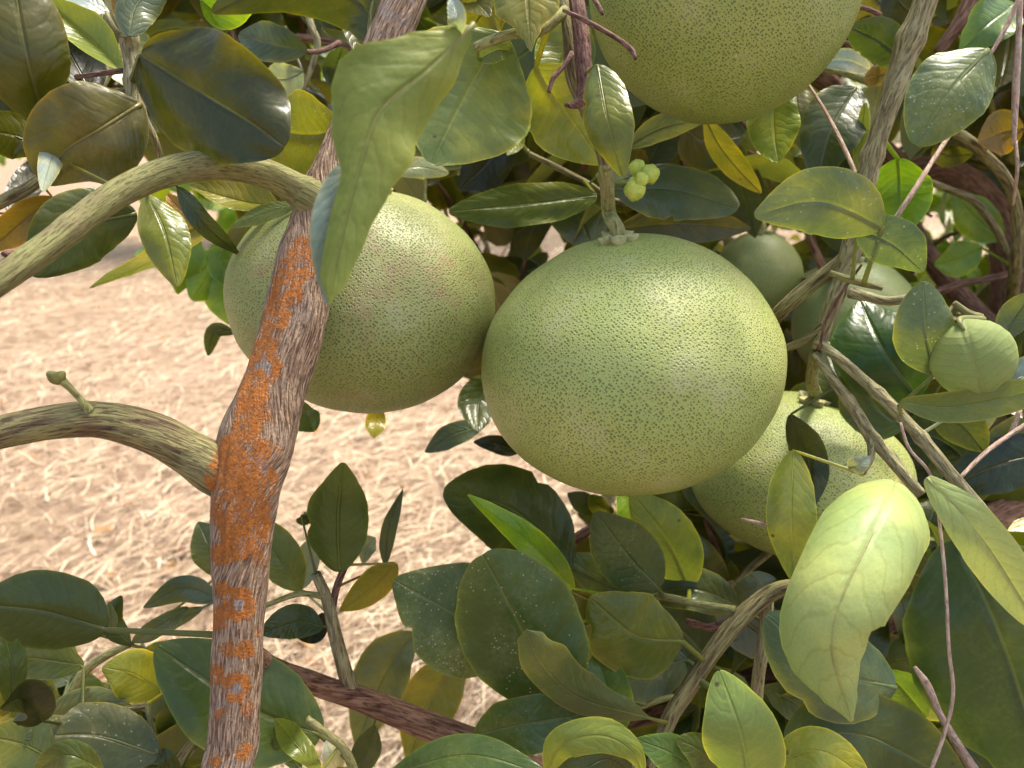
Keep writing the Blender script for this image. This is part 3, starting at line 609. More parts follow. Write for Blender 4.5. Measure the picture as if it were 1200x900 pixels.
def leaf(tree, pts, w, col='md', dust=.1, under=False, stalk=9, label=None, mat=None, **kw):
    rl = random.Random(int(pts[0][0] * 31 + pts[0][1] * 17 + w))
    kw = dict(kw)
    if 'prof' not in kw:
        dt = rl.gauss(0, .012); dm_ = rl.gauss(0, .007)
        pts = [pts[0]] + [(a[0], a[1], a[2] + dm_ + dt * i / len(pts)) for i, a in enumerate(pts[1:-1], 1)] + [(pts[-1][0], pts[-1][1], pts[-1][2] + dt)]
        kw['roll'] = kw.get('roll', 0) + rl.uniform(-16, 16); kw['twist'] = kw.get('twist', 0) + rl.uniform(-22, 22)
        kw['wave'] = kw.get('wave', .06) * 1.6
        kw['tipc'] = kw.get('tipc', rl.uniform(.3, 1.25)); kw['q'] = kw.get('q', .52) * rl.uniform(.88, 1.12); kw['fold'] = kw.get('fold', 0) + rl.uniform(-.05, .22)
        if w > 40 and rl.random() < .3: kw['bites'] = [(rl.uniform(.3, .9), rl.uniform(.015, .05), rl.uniform(.08, .3), rl.choice((-1, 1)))]
    vs, fs, uv, fr, hw = leaf_geo(pts, w, **kw)
    if under: fs = [x[::-1] for x in fs]
    # raised midrib and petiole as a fine tube of the same mesh
    b = fr[0]; rr = max(.0006, min(.0013, hw * .06))
    T = TREES[tree]; base = fr[0][0]
    best = min(BR[T.name], key=lambda e: min((base - x).length for x in e[1]))
    near = min(best[1], key=lambda x: (base - x).length); dist = (near - base).length
    path = []
    if stalk and dist < .065:
        path += [(near, rr * 1.7), (near + (base - near) * .4 - b[1] * dist * .22, rr * 1.3), (base - b[1] * min(.008, dist * .3), rr * 1.15)]
    elif stalk:
        sl = stalk * pts[0][2] / F
        path.append((b[0] - b[1] * sl - b[3] * sl * .35, rr * 1.15)); path.append((b[0] - b[1] * sl * .5 - b[3] * sl * .1, rr * 1.1))
    sgn = -1 
    for k in range(0, len(fr) - 2, 3): path.append((fr[k][0] - fr[k][3] * rr * .55, rr * (1 - .8 * k / len(fr))))
    tv, tf, tu = tube_geo(path, 6, .004, 0)
    o0 = len(vs); vs = vs + tv; fs = fs + [tuple(i + o0 for i in q) for q in tf]; uv = uv + [(.5, .1)] * len(tv)
    o = mesh_obj('leaf', vs, fs, mat or M_LEAF, best[0], uv)
    c = lin(PAL[col] if isinstance(col, str) else col); j = random.uniform(.9, 1.1)
    o.color = (c[0] * KA * j, c[1] * KA * j, c[2] * KA * random.uniform(.9, 1.1), dust)
    if label: o['label'] = label
    NLEAF[tree] += 1
    return o
L = leaf
# --- upper left
L(1, [(52, 145, .36), (30, 60, .35), (8, -70, .34)], 98, 'od', .05, cup=.6, under=False)
L(1, [(108, 112, .42), (80, 60, .42), (45, 5, .42)], 58, 'vd', .05, fold=.3, roll=20)
L(1, [(143, 83, .40), (100, 40, .40), (38, -14, .40)], 46, 'yg', .1, fold=.5, roll=25, curl=.05)
L(1, [(127, 16, .39), (95, -2, .39), (60, -10, .39)], 18, 'bl_sky', .2, roll=50)
L(1, [(160, 30, .46), (148, 12, .46), (135, -30, .46)], 30, 'oc', .1, roll=10)
L(1, [(152, 42, .37), (160, 5, .36), (200, -30, .35)], 44, 'gb_sky', .3, cup=.9, roll=-20)
L(1, [(165, 64, .36), (225, 102, .35), (285, 138, .35), (334, 172, .36)], 146, (70, 76, 36), .18, cup=.55, wave=.24, q=.48, label='big glossy dark green leaf with wrinkled surface')
L(1, [(164, 122, .37), (120, 150, .36), (75, 178, .355), (52, 215, .35)], 112, (92, 90, 44), .25, q=.5, cup=.35, wave=.1, label='olive leaf with dark specks along its midrib')
L(1, [(58, 102, .362), (66, 160, .36), (50, 224, .35)], 26, 'bl_sky', .2, cup=.8, stalk=0)
L(1, [(54, 178, .36), (20, 160, .355), (-25, 152, .35)], 54, 'ol', .1, cup=.5)
L(1, [(160, 250, .46), (95, 268, .45), (36, 322, .44)], 84, 'dg', .1, cup=.7, roll=-15)
L(1, [(62, 232, .52), (30, 255, .52), (-12, 292, .52)], 38, 'oc', .1, fold=.4)
L(1, [(172, 228, .41), (192, 270, .405), (208, 336, .40)], 54, 'lg', .05, cup=.6, wave=.14)
L(1, [(326, 242, .46), (280, 236, .46), (222, 218, .46)], 36, 'yo', .1, fold=.3, roll=30)
L(1, [(242, 262, .5), (218, 252, .5), (196, 228, .5)], 30, 'oc', .1, fold=.2)
L(1, [(208, 220, .45), (240, 262, .45), (282, 300, .46)], 24, 'dk', .1, roll=35)
L(1, [(346, 240, .45), (310, 250, .45), (270, 266, .45)], 20, 'lg', .2, roll=50)
L(1, [(246, 270, .5), (190, 298, .5), (105, 338, .49)], 22, 'yo', .1, roll=50)
L(1, [(402, 152, .42), (355, 158, .415), (303, 143, .41)], 102, (130, 140, 52), .35, q=.55, cup=.15, wave=.08)
L(1, [(446, 70, .44), (425, 5, .43), (340, -25, .42), (248, 14, .42)], 84, (78, 84, 30), .1, q=.5, cup=.4, label='dark olive leaf with a brown blemish')
L(1, [(355, 84, .55), (335, 92, .55), (308, 90, .55)], 38, 'bl_sky', .2)
L(1, [(430, -35, .46), (418, 15, .46), (418, 66, .46)], 46, 'ol', .1, fold=.2)
L(1, [(360, 60, .5), (320, 52, .5), (280, 40, .5)], 44, 'dg', .1)
L(1, [(398, 110, .5), (395, 80, .5), (402, 55, .5)], 34, 'dg', .1, roll=15)
L(1, [(228, 160, .47), (270, 176, .47), (330, 190, .47)], 46, 'ol', .05)
L(1, [(152, 205, .46), (130, 175, .47), (128, 120, .48)], 60, 'vd', .05)
L(1, [(10, 250, .55), (45, 200, .55), (70, 180, .55)], 34, 'vd', .05)
L(1, [(100, 60, .50), (120, 20, .5), (115, -30, .5)], 60, 'ol', .05)
L(1, [(20, 170, .5), (60, 140, .5), (100, 160, .5)], 70, 'vd', .05)
L(1, [(235, 0, .45), (262, 15, .45), (300, -20, .45)], 40, 'br_sun', .05)
L(1, [(275, 390, .62), (252, 388, .62), (244, 417, .62)], 18, 'dg', .1, cup=.5)
for q in ([(225, 270, .8), (215, 310, .8), (208, 345, .8)], [(262, 290, .8), (240, 330, .8), (225, 352, .8)], [(205, 180, .85), (208, 200, .85), (240, 215, .85)],
          [(280, 320, .8), (262, 345, .8), (268, 380, .8)], [(250, 285, .8), (275, 320, .8), (300, 330, .8)]):
    L(1, q, 44, 'br_sun', .1, cup=.4)
# --- foreground blurred leaf
L(1, [(556, 28, .272), (505, 78, .265), (446, 130, .258), (420, 200, .255), (398, 290, .252), (386, 356, .25)], 132, (134, 146, 56), .0, wave=.08, stalk=20,
  prof=[(0, .0, .0), (.06, .25, .22), (.2, .72, .55), (.37, 1.08, .82), (.52, .62, .88), (.64, .25, .62), (.78, .27, .42), (.92, .24, .26), (1, .03, .03)], cup=.5, label='blurred green leaf nearest the camera', mat=M_SOFT)
L(1, [(420, 180, .268), (388, 255, .266), (384, 356, .262)], 44, 'bl_sky', .0, roll=-15, stalk=0, wave=.02, mat=M_SOFT)
L(1, [(530, 45, .275), (536, 22, .275), (528, -5, .275)], 22, 'bl_sky', .0, stalk=0)
# --- upper middle
L(2, [(592, 42, .43), (555, 95, .425), (505, 192, .42)], 168, (122, 138, 76), .25, q=.5, p=1.0, wave=.1, cup=.2, label='large dull green leaf turning yellow at its rim')
L(2, [(628, 78, .46), (655, 120, .46), (706, 192, .455)], 98, 'yg', .1, q=.55, wave=.1)
L(2, [(700, 76, .375), (712, 140, .37), (731, 208, .37)], 58, (104, 116, 46), .1, q=.5, cup=.5, twist=20)
L(2, [(699, 230, .56), (615, 240, .55), (526, 248, .55)], 50, (100, 112, 34), .1, q=.5, wave=.08, cup=.3)
L(2, [(460, 202, .60), (490, 196, .6), (526, 203, .6)], 24, 'wh', .2, cup=.3)
L(2, [(592, 150, .62), (572, 190, .62), (538, 222, .62)], 56, 'vd', .05)
L(2, [(598, 145, .58), (604, 165, .58), (594, 182, .58)], 22, 'lg', .05)
L(2, [(720, 222, .50), (790, 222, .49), (865, 244, .48)], 66, 'gb_sky', .15, cup=.55, q=.5, roll=-15, label='glossy leaf with grey blue sky reflection painted in, behind the fruit stalk')
L(2, [(735, 172, .56), (775, 150, .56), (830, 138, .56)], 30, 'gb_sky', .1, roll=20)
L(2, [(612, -55, .40), (618, 0, .39), (622, 60, .385)], 92, (124, 126, 46), .1, prof=[(0, .2, .2), (.3, .9, .9), (.6, .85, .8), (.8, .35, .3), (.92, .12, .12), (1, .03, .03)], cup=.2)
L(2, [(600, 0, .46), (570, 10, .46), (548, 40, .46)], 60, 'yo', .1)
L(2, [(560, 70, .42), (585, 58, .41), (602, 62, .41)], 26, 'lg', .1)
L(2, [(680, 20, .5), (664, 60, .5), (640, 110, .5)], 70, 'lg', .1)
L(2, [(700, 212, .7), (730, 205, .7), (770, 200, .7)], 22, 'bl_sky', .2)
L(2, [(520, -30, .45), (548, -8, .45), (575, 20, .45)], 40, 'ol', .1)
# --- upper right
L(2, [(908, 100, .52), (906, 145, .52), (912, 190, .52)], 60, (136, 156, 74), .1)
L(2, [(1003, 103, .56), (975, 150, .56), (958, 214, .56)], 72, 'dg', .1, q=.5)
L(2, [(1014, 120, .54), (1010, 160, .54), (1002, 203, .54)], 16, 'yg', .1)
L(2, [(1062, 72, .50), (1030, 48, .50), (996, 30, .50)], 48, 'dg', .2, cup=.5)
L(2, [(1020, 82, .60), (990, 70, .60), (955, 74, .60)], 24, 'wh', .2, roll=20)
L(2, [(1056, 84, .55), (1030, 88, .55), (1012, 92, .55)], 24, 'oc', .1, cup=.4)
L(2, [(1030, 92, .62), (1026, 125, .62), (1020, 156, .62)], 36, 'yo', .1)
L(2, [(1158, 58, .385), (1115, 105, .38), (1073, 170, .375)], 92, (96, 118, 80), .75, q=.46, cup=.4, label='oval green leaf peppered with pale flecks')
L(2, [(1052, 186, .50), (1055, 225, .50), (1060, 272, .49)], 70, 'br_sun', .1, cup=.3)
L(2, [(1034, 266, .40), (960, 236, .395), (884, 252, .39)], 80, (104, 122, 92), .4, q=.46, cup=.45, wave=.12, label='glossy grey green leaf crossing the grey shoot')
L(2, [(1004, 268, .41), (1045, 285, .405), (1082, 318, .40)], 58, (88, 112, 88), .4, q=.45, cup=.3)
L(2, [(1190, 5, .52), (1158, 28, .52), (1124, 62, .52)], 56, (92, 128, 60), .3, wave=.2)
L(2, [(1200, 150, .6), (1175, 155, .6), (1146, 165, .6)], 52, 'oc', .1)
L(2, [(826, 138, .6), (850, 180, .6), (892, 226, .6)], 30, 'yo', .1, roll=30)
L(2, [(800, 150, .65), (825, 165, .65), (870, 160, .65)], 64, 'od', .05)
L(2, [(930, 95, .66), (935, 130, .66), (940, 175, .66)], 50, 'ol', .05)
L(2, [(1045, -20, .55), (1058, 5, .55), (1085, 25, .55)], 44, 'vd', .1)
L(2, [(1095, 172, .62), (1110, 182, .62), (1140, 180, .62)], 26, 'ol', .1)
L(2, [(1120, 230, .9), (1150, 262, .9), (1175, 280, .9)], 44, 'br_sun', .1)
L(2, [(1150, 290, .85), (1120, 305, .85), (1095, 310, .85)], 40, 'br_sun', .1)
L(2, [(960, 195, .6), (985, 215, .6), (1000, 250, .6)], 60, 'vd', .1)
L(2, [(725, 268, .60), (800, 262, .60), (880, 268, .61)], 46, 'od', .05)
# --- right middle
L(2, [(1075, 465, .50), (1035, 410, .50), (1008, 352, .51)], 108, (58, 92, 34), .1, q=.48, cup=.3, roll=10, label='dark green leaf with a bright lit patch')
L(2, [(1060, 500, .52), (1030, 480, .52), (990, 430, .52)], 74, (84, 100, 42), .1, q=.5)
L(2, [(1010, 500, .56), (985, 450, .56), (965, 400, .56)], 62, 'dg', .1)
L(2, [(1096, 438, .415), (1085, 390, .41), (1082, 330, .41)], 66, (104, 122, 84), .5, q=.46, cup=.4)
def round_leaf():
    c = P(1140, 420, .405); u_ = (P(1122, 372, .405) - P(1152, 466, .405)).normalized(); Vw = (c - CAMP).normalized(); r_x = u_.cross(Vw).normalized(); n_ = r_x.cross(u_)
    if n_.dot(Vw) > 0: n_ = -n_
    rr = 46 * .405 / F; vs, fs, uv = [], [], []; A, Q = 48, 16
    for q in range(Q + 1):
        ph = q / Q * math.pi * .56
        for a in range(A):
            th = 2 * math.pi * a / A; x, y = math.cos(th) * math.sin(ph), math.sin(th) * math.sin(ph)
            tip = .14 * max(0, -math.sin(th)) ** 14 * math.sin(ph) ** 3
            k = 1 + .05 * noise.noise(Vector((x * 2, y * 2, 4))) + tip + .03 * noise.noise(Vector((x * 6, y * 6, 1)))
            z = math.cos(ph) * .8 - .05 * math.exp(-(x / .06) ** 2)
            vs.append(c + (r_x * x * k * 1.0 + u_ * y * k * 1.02 + n_ * z) * rr); uv.append((x * .5 + .5, y * .5 + .5))
    for q in range(Q):
        for a in range(A):
            f = (q * A + a, (q + 1) * A + a, (q + 1) * A + (a + 1) % A, q * A + (a + 1) % A); fs.append(f)
    host = min(BR[T2.name], key=lambda e: min((c - x).length for x in e[1]))[0]
    tv, tf, tu = tube_geo([(P(1152, 374, .45), .0018), (c + u_ * rr * 1.05, .0016), (c + u_ * rr * .8 + n_ * rr * .45, .0008)], 8, .002, 0)
    o0 = len(vs); fs += [tuple(k + o0 for k in f) for f in tf]; uv += [(.5, .1)] * len(tv)
    o = mesh_obj('leaf', vs + tv, fs, M_SOFT, host, uv); o.color = (*[x * KA for x in lin((172, 188, 116))], .3)
    o['label'] = 'small round pale green cupped leaf'
round_leaf()
L(2, [(1055, 472, .41), (1125, 476, .40), (1260, 446, .39)], 40, (136, 146, 76), .2, q=.5, roll=20)
L(2, [(1155, 462, .42), (1190, 445, .42), (1260, 420, .42)], 44, 'bl_sky', .3)
L(2, [(1175, 400, .5), (1190, 370, .5), (1215, 340, .5)], 34, 'gb_sky', .2)
L(2, [(1150, 560, .52), (1110, 520, .52), (1055, 500, .52)], 74, (44, 62, 38), .2, q=.5)
L(2, [(1240, 530, .48), (1170, 545, .48), (1105, 575, .48)], 64, (38, 54, 32), .1, q=.5)
L(2, [(1090, 470, .48), (1120, 490, .48), (1155, 530, .48)], 50, 'dg', .2)
L(2, [(1200, 490, .55), (1180, 460, .55), (1160, 440, .55)], 30, 'ol', .2)
L(2, [(926, 486, .46), (948, 540, .455), (948, 604, .45)], 42, (56, 68, 36), .1, q=.5, cup=.4, roll=10)
L(2, [(930, 528, .455), (927, 600, .45), (932, 686, .445)], 56, (158, 172, 84), .1, q=.55, cup=.5, label='pale yellow green leaf hanging in front of the lower right pomelo')
L(2, [(995, 548, .44), (1005, 545, .44), (1020, 535, .44)], 20, 'bl_sky', .1, stalk=0)
# --- middle / below left fruit
L(2, [(582, 440, .60), (562, 470, .6), (560, 506, .6)], 50, 'dk', .05)
L(2, [(566, 498, .62), (530, 510, .62), (498, 530, .62)], 28, 'gb_sky', .1)
L(2, [(608, 530, .62), (580, 520, .62), (555, 518, .62)], 22, 'vd', .1)
L(2, [(442, 472, .6), (440, 495, .6), (438, 514, .6)], 24, 'yo', .1)
L(2, [(352, 470, .55), (360, 490, .55), (368, 506, .55)], 32, 'lg', .1)
L(2, [(700, 600, .7), (685, 590, .7), (665, 578, .7)], 26, 'dk', .1)
L(2, [(715, 600, .66), (700, 592, .66), (690, 580, .66)], 22, 'md', .1)
# --- lower middle
L(2, [(668, 668, .52), (605, 600, .51), (520, 575, .50)], 104, (66, 84, 36), .15, q=.48, cup=.3, label='dark green leaf behind the bright folded one')
L(2, [(672, 690, .50), (625, 640, .485), (548, 580, .475)], 34, (150, 190, 60), .05, roll=20, twist=30, fold=.3, label='leaf folded edge on, backlight painted in as bright light green')
L(2, [(610, 768, .46), (545, 728, .455), (462, 680, .45)], 128, (84, 104, 44), .7, q=.46, cup=.35, label='dark green leaf with a white residue on its lower edge')
L(2, [(655, 838, .43), (612, 740, .425), (565, 650, .42)], 146, (86, 106, 40), .5, q=.46, cup=.35, p=1.0, label='broad dark green leaf with fine pale flecks')
L(2, [(765, 843, .43), (680, 818, .405), (636, 780, .39), (616, 738, .385)], 66, (96, 108, 62), .2, q=.5, cup=.5, roll=-15, prof=[(0, .05, .05), (.2, .5, .4), (.5, .9, .6), (.8, .95, .7), (.95, .5, .45), (1, .04, .04)])
L(2, [(556, 862, .43), (620, 848, .425), (694, 836, .42)], 64, (72, 98, 44), .3, q=.5)
L(2, [(455, 908, .41), (550, 885, .405), (645, 910, .40)], 48, (86, 112, 56), .3, q=.5, cup=.3)
L(2, [(640, 905, .40), (660, 872, .39), (705, 862, .385), (740, 880, .385), (756, 912, .39)], 40, 'yg', .2, cup=.6)
L(2, [(680, 905, .41), (710, 890, .41), (740, 905, .41)], 40, 'dk', .2)
L(2, [(820, 905, .40), (785, 882, .40), (744, 866, .395)], 46, (104, 138, 66), .3)
L(2, [(800, 752, .45), (745, 745, .445), (691, 700, .44)], 100, (110, 120, 46), .3, q=.5, cup=.25, wave=.06, label='olive leaf with an orange spot at its lower edge')
L(2, [(806, 775, .48), (760, 778, .475), (698, 765, .47)], 90, 'gb_sky', .3)
L(2, [(724, 858, .45), (712, 810, .45), (700, 765, .45)], 56, (92, 122, 56), .3)
L(2, [(771, 690, .47), (735, 650, .465), (698, 600, .46)], 76, (98, 114, 64), .35, q=.46, cup=.2, label='rounded leaf turned yellow at its upper end')
L(2, [(808, 690, .52), (780, 630, .515), (738, 575, .51)], 70, (140, 158, 70), .1, q=.5, cup=.2)
L(2, [(738, 560, .56), (745, 600, .55), (752, 660, .54)], 44, 'br_sun', .1)
L(2, [(728, 690, .56), (690, 668, .55), (660, 650, .55)], 46, (76, 98, 50), .2)
L(2, [(868, 712, .52), (810, 690, .52), (745, 700, .52)], 50, 'dg', .2)
L(2, [(835, 780, .52), (800, 740, .52), (758, 720, .52)], 80, 'dg', .2)
L(2, [(845, 700, .60), (825, 660, .6), (815, 625, .6)], 44, 'gg', .2)
L(2, [(910, 680, .52), (885, 690, .52), (858, 700, .52)], 36, 'gb_sky', .2)
L(2, [(800, 600, .62), (830, 640, .62), (845, 680, .62)], 34, 'ol', .1)
L(2, [(800, 570, .6), (830, 590, .6), (850, 625, .6)], 30, 'gb_sky', .1)
# --- lower right
L(2, [(1050, 564, .39), (1040, 588, .35), (1008, 655, .33), (978, 725, .325), (978, 780, .332), (998, 846, .35)], 122, (196, 212, 142), .03, stalk=0, cup=1.3, wave=.02,
  prof=[(0, .55, .55), (.05, .86, .86), (.16, .97, .97), (.4, .98, .95), (.6, .95, .84), (.76, .92, .66), (.86, .78, .45), (.93, .45, .28), (1, .05, .05)], label='large pale green curled leaf in front', mat=M_SOFT)
L(2, [(1086, 560, .34), (1150, 630, .335), (1225, 745, .33)], 58, (184, 200, 132), .05, q=.5, cup=.6, label='pale green leaf running off the right edge', mat=M_SOFT)
L(2, [(1118, 632, .43), (1170, 740, .42), (1240, 950, .41)], 216, (72, 94, 46), .2, q=.45, cup=.3, wave=.08, label='very large dark green leaf at the lower right')
L(2, [(1050, 806, .42), (975, 785, .41), (898, 722, .40)], 112, (100, 122, 96), .3, q=.45, cup=.45, label='shiny grey green leaf under the curled pale one')  # grey tone has sky reflection painted in
L(2, [(920, 870, .42), (1010, 862, .415), (1135, 925, .41)], 104, (74, 92, 50), .2, q=.48)
L(2, [(880, 935, .37), (868, 860, .365), (843, 786, .36)], 92, (160, 174, 96), .1, q=.48, cup=.4, label='light green upright leaf at the bottom edge')
L(2, [(900, 900, .39), (960, 880, .39), (1020, 915, .39)], 52, 'yg', .1)
L(2, [(855, 915, .40), (820, 880, .40), (792, 866, .40)], 44, 'md', .3)
L(2, [(1085, 840, .46), (1060, 810, .46), (1035, 785, .46)], 50, 'br_sun', .1)
L(2, [(1010, 640, .6), (1060, 650, .6), (1100, 640, .6)], 60, 'dk', .1)
# --- lower left
L(1, [(124, 738, .38), (50, 716, .37), (-35, 708, .36)], 92, (70, 84, 30), .1, q=.48, cup=.35, label='dark olive leaf at the left edge')
L(1, [(98, 780, .44), (45, 772, .44), (-15, 768, .44)], 46, 'md', .1, q=.5)
L(1, [(14, 830, .40), (12, 770, .40), (-8, 710, .40)], 34, 'dk', .1)
L(1, [(50, 845, .38), (30, 818, .38), (0, 830, .375)], 46, (54, 58, 28), .1, fold=.3)
L(1, [(152, 756, .46), (130, 728, .46), (142, 698, .46)], 26, 'dk', .1, cup=.6)
L(1, [(118, 745, .46), (130, 730, .46), (128, 705, .46)], 14, 'gb_sky', .1)
L(1, [(258, 702, .5), (215, 690, .5), (168, 712, .5)], 32, 'gb_sky', .1, cup=.3)
L(1, [(220, 712, .5), (185, 735, .5), (155, 752, .5)], 22, 'gb_sky', .1)
L(1, [(238, 712, .52), (200, 730, .52), (176, 748, .52)], 18, 'md', .1)
L(1, [(192, 812, .44), (155, 790, .435), (120, 782, .43)], 60, 'yg', .1, cup=.3, wave=.1, label='small yellow green leaf beside the lichened limb')
L(1, [(376, 862, .43), (290, 828, .42), (184, 758, .41)], 118, (78, 98, 42), .2, q=.46, cup=.3, label='broad green leaf passing behind the lichened limb')
L(1, [(52, 842, .43), (100, 825, .43), (152, 822, .43)], 38, 'gg', .2, cup=.4)
L(1, [(185, 885, .41), (110, 862, .41), (30, 865, .40)], 74, (92, 102, 62), .5, q=.48)
L(1, [(62, 890, .38), (25, 872, .38), (-20, 862, .38)], 64, 'md', .2)
L(1, [(120, 905, .36), (80, 885, .36), (40, 905, .36)], 34, 'md', .2)
L(1, [(256, 675, .52), (245, 640, .52), (232, 612, .52)], 40, 'md', .1)
L(1, [(352, 692, .50), (328, 652, .50), (292, 602, .50)], 50, (112, 128, 58), .2)
L(1, [(378, 735, .48), (345, 728, .48), (305, 742, .48)], 40, 'dk', .1)
L(1, [(378, 718, .49), (370, 742, .49), (346, 745, .49)], 22, 'vd', .1)
L(1, [(398, 670, .465), (396, 610, .46), (402, 542, .455)], 72, (84, 102, 36), .1, q=.46, cup=.3, label='upright oval green leaf standing above the brown branch')
L(1, [(353, 604, .5), (356, 608, .5), (372, 606, .5)], 16, 'dk', .1)
L(1, [(352, 690, .52), (362, 650, .52), (372, 630, .52)], 30, 'bl_sky', .1)
L(1, [(425, 660, .55), (430, 640, .55), (440, 630, .55)], 26, 'bl_sky', .1)
L(1, [(451, 662, .52), (455, 620, .52), (472, 573, .52)], 18, 'gb_sky', .1, roll=40)
L(1, [(464, 660, .48), (435, 690, .475), (398, 716, .47)], 38, 'yo', .1, cup=.5)
L(1, [(486, 742, .60), (450, 790, .6), (418, 872, .6)], 66, 'gg', .1)
L(1, [(540, 768, .60), (505, 820, .6), (478, 892, .6)], 66, 'yo', .1)
L(1, [(376, 905, .40), (345, 870, .40), (322, 842, .40)], 30, 'lg', .1, roll=20)
L(1, [(352, 902, .42), (335, 875, .42), (322, 850, .42)], 24, 'dk', .1)
L(1, [(398, 905, .42), (388, 885, .42), (382, 868, .42)], 28, 'wh', .1)
L(1, [(205, 915, .42), (195, 890, .42), (180, 880, .42)], 22, 'dk', .1)
L(1, [(80, 800, .52), (60, 790, .52), (20, 800, .52)], 50, 'gb_sky', .1)
L(1, [(90, 780, .55), (70, 755, .55), (66, 740, .55)], 26, 'md', .1)
L(1, [(60, 905, .46), (25, 895, .46), (-15, 905, .46)], 60, 'dk', .1)
L(1, [(200, 770, .5), (170, 800, .5), (130, 830, .5)], 40, 'ol', .1)
L(1, [(415, 905, .5), (430, 880, .5), (440, 850, .5)], 34, 'dg', .1)
print('leaf counts', NLEAF)

# little bud cluster beside the stalk
def buds():
    parts_v, parts_f = [], []
    for (x, y, r, d) in ((747, 197, 11, .455), (762, 204, 12, .452), (744, 222, 14, .448), (752, 210, 9, .444)):
        c = P(x, y, d); rr = r * d / F; o0 = len(parts_v); A, B_ = 20, 12
        for i in range(B_ + 1):
            for j in range(A):
                th, ph = 2 * math.pi * j / A, math.pi * i / B_; n_ = Vector((math.sin(ph) * math.cos(th), math.sin(ph) * math.sin(th), math.cos(ph)))
                parts_v.append(c + n_ * rr * (1 + .18 * noise.noise(n_ * 2 + c * 90)) * (1 - .12 * abs(math.cos(th * 2))))
        for i in range(B_):
            for j in range(A): parts_f.append((o0 + i * A + j, o0 + (i + 1) * A + j, o0 + (i + 1) * A + (j + 1) % A, o0 + i * A + (j + 1) % A))
    host = BR[T2.name][0][0]
    b = mesh_obj('bud_cluster', parts_v, parts_f, M_BUD, T2); b['label'] = 'cluster of small yellow green buds'
    v, f, u = tube_geo([(P(700, 205, .44), .0015), (P(725, 214, .45), .0015), (P(746, 212, .45), .0018)], 8, .002, .1); mesh_obj('bud_stalk', v, f, M_PET, b, u)
    # pad at the tip of the shoot on the lower left branch
    vs, fs = [], []; c = P(66, 440, .35); rr = 11 * .35 / F
    for i in range(11):
        for j in range(16):
            th, ph = 2 * math.pi * j / 16, math.pi * i / 10
            cx_ = math.sin(ph) * math.cos(th); cz_ = math.cos(ph)
            vs.append(c + Vector((cx_ * rr * (1.0 + .35 * max(0, cz_)), math.sin(ph) * math.sin(th) * rr * .6, cz_ * rr * (.95 if cz_ < 0 else .45 + .5 * abs(cx_)) - rr * .1)))
    for i in range(10):
        for j in range(16): fs.append((i * 16 + j, (i + 1) * 16 + j, (i + 1) * 16 + (j + 1) % 16, i * 16 + (j + 1) % 16))
    mesh_obj('bud', vs, fs, plain('bud_skin', (.12, .11, .03), (.26, .25, .07), 200, .5, .0006), bud)
buds()

# ------------------------------------------------------------------ foliage masses (the crown behind, and unseen leaves added overhead for shade)
def leaf_mass(name, centres, length, parent, mat, seed, droop=.3, label=None, K=6, J=3, flat=False):
    r = np.random.default_rng(seed); N = len(centres); c = np.array(centres)
    L_ = r.uniform(length[0], length[1], N); Wd = L_ * r.uniform(.42, .62, N)
    d = r.normal(0, 1, (N, 3)); d[:, 2] -= droop; d /= np.linalg.norm(d, axis=1, keepdims=True)
    if flat: d[:, 2] *= .12; d /= np.linalg.norm(d, axis=1, keepdims=True)
    n_ = r.normal(0, .25 if flat else 1, (N, 3)) + np.array([0, 0 if flat else -.5, .9]); s = np.cross(d, n_); s /= np.linalg.norm(s, axis=1, keepdims=True); n_ = np.cross(s, d)
    cu = r.uniform(-.1, .3, N); fo = r.uniform(-.25, .35, N)
    vv = np.zeros((N, K + 1, J, 3)); uv = np.zeros((N, K + 1, J, 2))
    for k in range(K + 1):
        t = k / K; w = math.sin(math.pi * min(1, max(0, t)) ** .9) ** .6 if 0 < t < 1 else .02
        for j in range(J):
            x = j / (J - 1) * 2 - 1
            p = c + d * (L_ * (t - .5))[:, None] - n_ * (cu * L_ * (2 * t - 1) ** 2)[:, None] + s * (Wd * .5 * w * x)[:, None] + n_ * (Wd * .5 * w * fo * abs(x))[:, None]
            vv[:, k, j] = p; uv[:, k, j] = (j / (J - 1), t)
    base = (np.arange(N) * (K + 1) * J)[:, None]
    q = np.concatenate([base + np.array([k * J + j, k * J + j + 1, (k + 1) * J + j + 1, (k + 1) * J + j]) for k in range(K) for j in range(J - 1)], 0)
    o = mesh_obj(name, vv.reshape(-1, 3), q.tolist(), mat, parent, uv.reshape(-1, 2)); o['kind'] = 'stuff'
    if label: o['label'] = label
    return o
def edge_y(px):
    """lower boundary of the crown behind the fruit, in the view direction"""
    return float(np.interp(px, [-900, 0, 130, 250, 330, 520, 560, 640, 700, 760, 1200, 2200], [150, 165, 165, 235, 330, 330, 420, 500, 640, 1000, 1100, 1100]))
pts1 = []; pts2 = []; twc = []
r_ = random.Random(3)
while len(twc) < 1500:
    d = r_.uniform(.70, 2.0) if r_.random() < .8 else r_.uniform(1.5, 3.0)
    px, py = r_.uniform(-300, 1750), r_.uniform(-350, 950)
    if py > edge_y(px) - 20 / d: continue
    if px < 340 and d < .62: continue
    # a thinner window of far light at the right
    if 1060 < px < 1170 and 215 < py < 350 and d < 3: continue
    if 190 < px < 250 and 170 < py < 220: continue
    c = P(px, py, d)
    if c.z < .12 or c.z > 2.6: continue
    twc.append(c)
